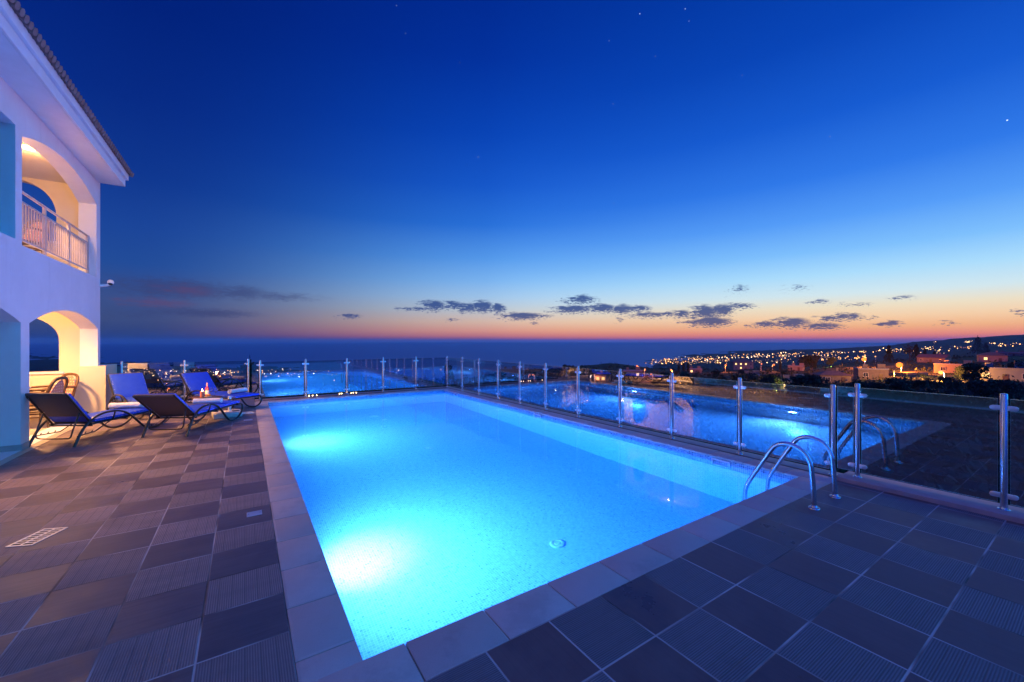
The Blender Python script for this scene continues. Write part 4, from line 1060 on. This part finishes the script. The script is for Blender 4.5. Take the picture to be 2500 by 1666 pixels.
def crown_conifer(seed, wide=.34, layers=11, n=1100):
    rnd = random.Random(seed); mb = MB()
    br = []
    for k in range(layers):
        z = .16 + .8*k/layers; L = wide*(1-(k/layers)**1.15)*rnd.uniform(.75,1.15) + .03
        m = rnd.randint(5,7)
        for j in range(m): br.append((z+rnd.uniform(-.02,.02), 2*PI*j/m+rnd.uniform(-.4,.4), L*rnd.uniform(.6,1.15)))
    for i in range(n):
        z, a, L = rnd.choice(br); t = rnd.random()**.7; r = L*t
        leaf(mb, Vector((r*math.cos(a)+rnd.gauss(0,.012), r*math.sin(a)+rnd.gauss(0,.012), z - .10*t*L/wide*t*2 + .02*rnd.gauss(0,1))), .03*rnd.uniform(.6,1.4), rnd)
    leaf(mb, Vector((0,0,.99)), .03, rnd)
    return mb
def trunk(h_, r, limbs, seed, reach=.25, top=.8):
    rnd = random.Random(seed); mb = MB().tube([(0,0,-.08),(.01,0,h_*.4),(0,.01,h_)], [r,r*.8,r*.3], 7)
    for k in range(limbs):
        a = rnd.uniform(0,6.28); z = h_*rnd.uniform(.45,.8); q = rnd.uniform(.5,1)*reach
        mb.tube([(0,0,z),(q*.5*math.cos(a),q*.5*math.sin(a),z+.12),(q*math.cos(a),q*math.sin(a),min(top,z+.3))], [r*.45,r*.3,r*.1], 5)
    return mb
TREE = {}
for k in range(3):
    TREE['bushy%d' % k] = (crown_leafy(950, .42, .36, .58, .055, 20+k, 10).mesh('crown', M['leaf_dark' if k != 1 else 'leaf_olive']), trunk(.6, .03, 5, k).mesh('trunk', M['bark'], smooth=True))
TREE['cypress'] = (crown_cypress(800, 4).mesh('crown', M['leaf_dark']), trunk(.9, .016, 0, 1).mesh('trunk', M['bark'], smooth=True))
TREE['cedar'] = (crown_conifer(5, .40, 10, 1300).mesh('crown', M['leaf_dark']), trunk(.97, .02, 0, 2).mesh('trunk', M['bark'], smooth=True))
TREE['pine'] = (crown_conifer(9, .30, 13, 1500).mesh('crown', M['leaf_dark']), trunk(.97, .02, 0, 3).mesh('trunk', M['bark'], smooth=True))
TREE['sparse'] = (crown_leafy(260, .44, .34, .62, .035, 31, 12).mesh('crown', M['leaf_dark']), trunk(.9, .028, 16, 8, .42, .98).mesh('trunk', M['bark'], smooth=True))
TREE['green'] = (crown_leafy(900, .42, .36, .58, .055, 44, 9).mesh('crown', M['leaf_green']), trunk(.6, .03, 5, 12).mesh('trunk', M['bark'], smooth=True))
def tree(kind, d, l, h_, label, group=None, name=None, z=None, rz=None):
    X, Y, _ = world(d, l); c, tr = TREE[kind]
    nm = name or {'cypress':'cypress_tree','cedar':'conifer_tree','pine':'conifer_tree'}.get(kind, 'bushy_tree')
    t = thing(nm, label, 'tree', (X, Y, ground_z(d, l/d*F)-.1 if z is None else z), random.uniform(0,6.28) if rz is None else rz, group)
    t.scale = (h_*random.uniform(.92,1.12), h_*random.uniform(.92,1.12), h_)
    inst('crown', c, t); inst('trunk', tr, t)
    return t
random.seed(21)
for kind, px, pt, pb, lab in [('cedar',2387,820,866,'tall layered conifer rising above the ridge at right'), ('pine',2407,835,866,'shorter dense conifer just right of the tall layered conifer'),
        ('pine',2170,840,886,'dark pointed conifer above the large orange street lamp, to its left'), ('sparse',2222,839,884,'sparse twiggy tree above the large orange street lamp'), ('pine',2237,838,880,'slim conifer rising out of the right side of the sparse twiggy tree'),
        ('cypress',2258,852,880,'thin cypress left of the broad gable roof'), ('cypress',2281,857,880,'short cypress behind the broad gable roof'),
        ('bushy0',1960,867,905,'round dark tree on the slope, left one of two before the town lights'), ('bushy2',1983,866,905,'round dark tree on the slope, right one of two before the town lights'),
        ('cypress',1990,866,903,'thin cypress touching the right of two round dark trees'),
        ('cypress',1657,889,912,'leftmost of three small cypresses on the slope above the right fence'), ('cypress',1669,887,912,'middle of three small cypresses on the slope above the right fence'), ('cypress',1680,886,912,'rightmost of three small cypresses on the slope above the right fence'),
        ('cypress',1905,880,905,'cypress standing alone on the slope right of the lit red roofed house'),
        ('green',1898,937,958,'green tree lit yellow from below beside the patio house'), ('green',2030,871,897,'tree lit green at the left of the far orange lamp'),
        ('bushy1',2352,892,926,'leafy tree lit by the yellow street lamp beside it'), ('bushy0',2382,884,945,'big dark tree between the yellow lamp and the white house'),
        ('bushy2',2310,918,955,'dark bush below the yellow street lamp, just over the glass'), ('bushy0',2245,925,962,'dark bushy tree just over the glass below the large orange lamp'), ('bushy2',2180,920,962,'dark bushy tree over the glass right of the stone fronted house'),
        ('bushy1',2490,880,930,'dark tree on the slope behind the white house at the right edge'), ('bushy0',2420,925,965,'low dark tree in front of the white house at the right edge')]:
    r = hit(px, pb)
    if r: tree(kind, r[0], r[1], (pb-pt)*r[0]/F, lab)
for kind, px, d, pt, lab in [('pine',610,26,866,'dark conifer top behind the end post of the short glass fence'), ('sparse',512,30,884,'bare twiggy tree behind the far right lounger'), ('pine',1122-28,60,880,'small dark conifer seen through the far fence glass')]:
    l = (px-1250)*d/F; zt = H-(pt-833)*d/F; zg = ground_z(d, px-1250)
    tree(kind, d, l, zt-zg, lab)
n = 0; tries = 0
while n < 120 and tries < 2500:
    tries += 1
    px = random.choice([random.uniform(1500,2520), random.uniform(1650,2520), random.uniform(250,1500)]); py = random.uniform(884, 985) if px > 1500 else random.uniform(905, 960)
    r = hit(px, py)
    if not r or r[0] > 520: continue
    if any(abs(px-a[1]) < a[3]*.6 and -a[4] < py-a[2] < 14 for a in HH): continue
    if min(math.hypot(px-a, (py-b)*1.5) for a, b in [(2201,915),(2305,935),(2183,930),(2111,898),(2201,940)]) < 30: continue
    hh = random.uniform(3.0, 6.5)
    if px > 1500: hh = min(hh, max(1.3, (py-(929 if px > 2080 else 908)+random.uniform(-6,6))*r[0]/F))
    tree(random.choice(['bushy0','bushy0','bushy1','bushy2','bushy2','cypress' if random.random() < .35 else 'bushy1']), r[0], r[1], hh, '', 'dark trees scattered over the night hillside')
    n += 1
for o in list(C.objects):
    if o.get('group') == 'dark trees scattered over the night hillside':
        o['label'] = 'slim dark cypress among the trees of the night hillside' if o.name.startswith('cypress') else 'dark bushy tree among the scrub of the night hillside'
# scrub that nobody could count
def scrub():
    rnd = random.Random(11); mb = MB(); k = 0
    while k < 3600:
        d = math.exp(rnd.uniform(math.log(15), math.log(750))); u = rnd.uniform(-1300, 1400); l = u*d/F; X, Y, _ = world(d, l)
        if Y < 14 and X < 8 and d < 24: continue
        z = ground_z(d, u); s_ = rnd.uniform(.5,1.5)*(1 + d/500)
        for j in range(16):
            leaf(mb, Vector((X+rnd.gauss(0,.55)*s_, Y+rnd.gauss(0,.55)*s_, z+abs(rnd.gauss(0,.5))*s_)), .3*s_*rnd.uniform(.6,1.3), rnd)
        k += 1
    k = 0
    while k < 2600:
        d = math.exp(rnd.uniform(math.log(17), math.log(120))); u = rnd.uniform(0, 1400); l = u*d/F; X, Y, _ = world(d, l)
        if X < 9: continue
        z = ground_z(d, u); s_ = rnd.uniform(.5,1.3)
        for j in range(16):
            leaf(mb, Vector((X+rnd.gauss(0,.6)*s_, Y+rnd.gauss(0,.6)*s_, z+abs(rnd.gauss(0,.6))*s_)), .22*s_*rnd.uniform(.6,1.3), rnd)
        k += 1
    o = struct('scrub', mb, M['leaf_dark'], kind='stuff'); o['label'] = 'dark scrub covering the hillside'
scrub()
# stone terrace walls
def stone_wall(label, pts, h_):
    P3 = []
    for px, py in pts:
        r = hit(px, py)
        if r: X, Y, _ = world(*r); P3.append(Vector((X, Y, ground_z(r[0], px-1250))))
    if len(P3) < 2: return
    mb = MB(); c = P3[0]
    for a, b in zip(P3, P3[1:]):
        dv = (b-a); nn = Vector((-dv.y, dv.x, 0)).normalized()*.2; a, b = a-c, b-c; dn, up = Vector((0,0,-.8)), Vector((0,0,h_))
        mb.add([a-nn+dn,b-nn+dn,b+nn+dn,a+nn+dn,a-nn+up,b-nn+up,b+nn+up,a+nn+up], [(0,3,2,1),(4,5,6,7),(0,1,5,4),(1,2,6,5),(2,3,7,6),(3,0,4,7)])
    o = obj('stone_wall', mb, M['hw_stone']); o.location = c; tag(o, label, 'wall')
stone_wall('long stone terrace wall below the white house at the right edge', [(2386,936),(2420,942),(2460,946),(2520,952)], 1.3)
stone_wall('stone wall along the orange lit road under the large street lamp', [(2170,915),(2215,917),(2265,916)], .9)

# street lamps
def lamp_hit(px, py, h_):
    u, v = px-1250, py-833; d = 30
    while d < 3000:
        if H - v*d/F < ground_z(d, u)+h_: return d, u*d/F
        d *= 1.005
    return None
LM = {}
def street_lamp(label, px, py, col, energy, bulb=.33, h_=5.5, strength=60, group='street lamps on the hillside'):
    r = hit(px, py + 4 + h_*2.6)
    if not r: return
    d, l = r; X, Y, _ = world(d, l); z = ground_z(d, px-1250); h_ = max(2.2, H-(py-833)*d/F - z)
    t = thing('street_lamp', label, 'street lamp', (X,Y,z), random.uniform(0,6), group)
    key = (col, strength)
    if key not in LM:
        LM[key] = (emit('street_lamp_glow', col, 1.9+strength*.008, False))
    rb = max(bulb*.8, .0016*d*min(1.7, .8+energy/7000)) if bulb < 1 else bulb; energy *= 1.6
    obj('pole', MB().tube([(0,0,-.5),(0,0,h_-.2),(.15,0,h_+.3),(.5,0,h_+.38)], [.07,.05,.045,.04], 8), M['clampm'], t, smooth=True)
    hd = obj('lamp_head', MB().box((.35,-.14,h_+.40),(1.0,.14,h_+.50)), M['clampm'], t, bevel=.02)
    obj('bulb', MB().ball((.62,0,h_+.02), rb, 12), LM[key], hd, smooth=True)
    if energy:
        L = bpy.data.lights.new('street_light', 'POINT'); L.energy = energy; L.color = col; L.shadow_soft_size = .25
        o = link(bpy.data.objects.new('street_light', L)); o.parent = hd; o.location = (.62,0,h_-.35-rb)
OR, YE, WH = (1,.22,.03), (1,.42,.09), (1,.75,.45)
for a in [('large bright orange street lamp on the right hillside', 2201, 892, OR, 90000, 1.01, 6, 60), ('yellow street lamp in front of the flat roofed house at right', 2305, 914, YE, 22000, .6, 5, 60),
          ('orange street lamp on the slope left of the pointed conifer', 2111, 878, OR, 30000, 1.01, 6, 60), ('small yellow lamp just below left of the large orange lamp', 2183, 911, YE, 1800, .3, 4, 60),
          ('orange lamp left of the lit red roofed house', 1771, 892, OR, 3500, .4, 5, 60), ('orange lamp right of the lit red roofed house', 1886, 891, OR, 2500, .4, 5, 50), ('faint orange lamp farther right on the same slope as the red roofed house', 1858, 889, OR, 1500, .35, 5, 40),
          ('orange lamp glowing low behind the far left lounger', 409, 949, OR, 2600, .22, 4, 70), ('orange lamp above the glass between the third and fourth near posts', 1641, 904, OR, 1500, .3, 5, 50), ('leftmost orange lamp on the far slope above the right fence', 1558, 894, OR, 1800, .4, 5, 50),
          ('orange lamp just below the leftmost lamp of the far slope', 1573, 903, OR, 1800, .35, 5, 50), ('orange lamp behind the glass left of the three cypresses', 1593, 915, OR, 1800, .3, 5, 50), ('pale lamp behind the glass beneath the three cypresses', 1657, 940, YE, 1500, .25, 4, 50),
          ('pale lamp behind the glass left of the patio house', 1847, 943, YE, 1200, .2, 4, 50), ('small lamp behind the glass above the pool reflection', 1532, 935, YE, 900, .2, 4, 40), ('orange lamp beside the warm lit house behind the right fence', 1452, 917, OR, 1500, .3, 5, 50),
          ('white lamp behind the right fence left of the warm lit house', 1441, 918, WH, 700, .25, 5, 40), ('first lamp of a low row behind the right fence', 1290, 916, OR, 500, .22, 4, 40), ('second lamp of a low row behind the right fence', 1304, 916, OR, 500, .22, 4, 40), ('third lamp of a low row behind the right fence', 1320, 916, OR, 500, .22, 4, 40),
          ('bright warm lamp seen through the far fence near its right end', 973, 904, WH, 900, .5, 5, 60), ('warm lamp seen through the far fence right of the brightest one', 1076, 903, YE, 600, .4, 5, 40), ('small orange lamp on the ridge at right of the green lit tree', 2138, 871, YE, 600, .4, 5, 40), ('white lamp at the left end of the white house', 2428, 919, WH, 500, .22, 3, 40)]: street_lamp(*a)
def spot_lamp(px, py, col, e, up):
    r = hit(px, py)
    if not r: return
    d, l = r[0]*.985, r[1]*.985; X, Y, _ = world(d, l)
    t = tag(obj('garden_lamp', MB().lathe([(.001,0),(.12,.02),(.1,.25),(.001,.3)], n=10), emit('garden_lamp_glow', col, 8)), 'small garden lamp lighting the ' + up, 'garden lamp'); t.location = (X,Y,ground_z(d, px-1250)+.2)
    L = bpy.data.lights.new('garden_light', 'POINT'); L.energy = e; L.color = col; L.shadow_soft_size = .2
    o = link(bpy.data.objects.new('garden_light', L)); o.parent = t; o.location = (0,0,.9)
spot_lamp(1896, 957, (.9,.9,.15), 900, 'yellow tree beside the patio house'); spot_lamp(2029, 896, (.6,1,.15), 1200, 'green tree left of the far orange lamp'); spot_lamp(1938, 960, (1,.6,.2), 700, 'patio of the pale two storey house')

# town lights
def town():
    rnd = random.Random(99)
    cols = [(1,.38,.08), (1,.48,.14), (1,.60,.26), (1,.82,.6)]
    mats = [emit('town_light_glow', c, s_, False) for c, s_ in zip(cols, (5, 5.6, 6.5, 8))]
    def octa(mb, c, r): mb.add([(c[0]+r,c[1],c[2]),(c[0]-r,c[1],c[2]),(c[0],c[1]+r,c[2]),(c[0],c[1]-r,c[2]),(c[0],c[1],c[2]+r),(c[0],c[1],c[2]-r)], [(0,2,4),(2,1,4),(1,3,4),(3,0,4),(2,0,5),(1,2,5),(3,1,5),(0,3,5)])
    om = []
    for m_ in mats:
        mb = MB(); octa(mb, (0,0,0), 1); om.append(mb.mesh('town_light', m_))
    pts = []
    def band(n, x0, x1, yf, sy, bias=1.0, cl=(0,1,1,2)):
        for _ in range(n):
            px = x0 + (x1-x0)*rnd.random()**bias; py = yf(px) + rnd.gauss(0, sy); pts.append((px, py, rnd.choice(cl)))
    # right-hand coast town, in rows rising to the right
    band(150, 1560, 2010, lambda x: 888-(x-1560)*.020, 2.2)
    band(120, 1590, 1780, lambda x: 881-(x-1590)*.02, 3.0)
    band(130, 1620, 2050, lambda x: 877-(x-1620)*.022, 1.8, 1.0, (0,1,2,3))
    band(100, 1780, 2150, lambda x: 869-(x-1780)*.030, 1.6)
    band(70, 1980, 2120, lambda x: 874, 3, 1, (0,1,1))
    band(22, 2145, 2200, lambda x: 855, 2.0, 1, (1,2,2)); band(14, 2175, 2250, lambda x: 860, 2.5, 1)
    band(15, 2235, 2300, lambda x: 851, 3.0, 1, (1,2)); band(12, 2265, 2320, lambda x: 856, 3, 1); band(16, 2355, 2375, lambda x: 834.5, .8, 1, (1,2,2)); band(12, 2415, 2430, lambda x: 839, .9, 1, (2,1))
    band(24, 2335, 2375, lambda x: 850, 2, 1, (1,0)); band(28, 2435, 2500, lambda x: 843-(x-2435)*.04, 1.8, 1, (1,2,1)); band(3, 2280, 2286, lambda x: 837, .5); band(6, 2320, 2332, lambda x: 846, 1)
    # left: bright city band behind the loungers
    band(280, 300, 640, lambda x: 908, 1.8, 1, (0,1,1,2,3)); band(130, 310, 640, lambda x: 913, 3.0, 1, (0,1,2)); band(50, 270, 640, lambda x: 924, 8, 1, (0,1,3))
    band(60, 640, 1080, lambda x: 908, 3.5, 1, (0,1,2,3)); band(34, 640, 1080, lambda x: 916, 5, 1, (0,1,3))
    band(40, 1090, 1260, lambda x: 893, 8, 1, (0,1,3))
    placed = []
    for px, py, c in pts:
        r = hit(px, py+1.0)
        if not r: continue
        d, l = r
        if d < 350: continue
        X, Y, _ = world(d, l); z = ground_z(d, px-1250)+d/F
        if z < SEA+2: continue
        size = min(8.5, d/F*rnd.choice([.4,.5,.6,.8,1.15])*(1.2 if px < 1400 else 1)); placed.append((size/d, size, X, Y, z, c, px))
    placed.sort(reverse=True)
    lab = {True: 'tiny glowing lamp in the town lights of the far right coast', False: 'tiny glowing lamp in the city lights beyond the far end of the pool'}
    for (_, size, X, Y, z, c, px) in placed[:300]:
        o = inst('town_light', om[c], None, (X,Y,z), (0,0,rnd.random()), size); tag(o, lab[px > 1400], 'town light', 'town lights on the far coast' if px > 1400 else 'city lights beyond the pool')
    rest = MB(); rest_m = []
    for (_, size, X, Y, z, c, px) in placed[300:]:
        n0 = len(rest.f); octa(rest, (X,Y,z), size)
        for i in range(n0, len(rest.f)): rest.m[i] = c
    o = struct('distant_town_lights', rest, mats, kind='stuff'); o['label'] = 'sea of faint lights of the far coastal towns'
    # town houses too far to tell apart
    hb = MB()
    for (_, size, X, Y, z, c, px) in placed:
        if rnd.random() < .5:
            w = rnd.uniform(5,9); q = rnd.uniform(4,9); x_, y_ = X+rnd.gauss(0,14), Y+rnd.gauss(0,14); g = ground_at_xy(x_, y_); hb.box((x_-w,y_-w*.8,g-6),(x_+w,y_+w*.8,g+q))
    o = struct('distant_town', hb, M['hw_cream'], kind='stuff'); o['label'] = 'pale mass of far coastal town buildings'
town()

def haze():
    mb = MB().box((-62000,-62000,SEA-1.5), (62000,62000,230)); mb.xf(Matrix.Translation((CX,CY,0)))
    m = bpy.data.materials.new('evening_haze'); m.use_nodes = True; nt = m.node_tree; nt.nodes.clear()
    v = nt.nodes.new('ShaderNodeVolumePrincipled'); v.inputs['Color'].default_value = (.82,.88,1,1); v.inputs['Density'].default_value = 2.0e-5
    o = nt.nodes.new('ShaderNodeOutputMaterial'); nt.links.new(v.outputs[0], o.inputs['Volume'])
    h = struct('haze', mb, m, kind='stuff', normals=True); h['label'] = 'thin evening haze over sea and hills'
haze()
# ================================================================= CAMERA AND RENDER SETTINGS
cam = bpy.data.cameras.new('camera'); cam.sensor_width = 36; cam.lens = F/2500*36; cam.clip_end = 300000; cam.clip_start = .05
co = link(bpy.data.objects.new('camera', cam)); co.location = (CX, CY, H); co.rotation_euler = (PI/2, 0, -TH)
sc.camera = co
sc.view_settings.view_transform = 'Standard'; sc.view_settings.look = 'None'; sc.view_settings.exposure = 0; sc.view_settings.gamma = 1
cy = sc.cycles
cy.max_bounces = 10; cy.diffuse_bounces = 4; cy.glossy_bounces = 5; cy.transmission_bounces = 8; cy.transparent_max_bounces = 24; cy.volume_bounces = 0
cy.sample_clamp_indirect = 40; cy.use_denoising = True
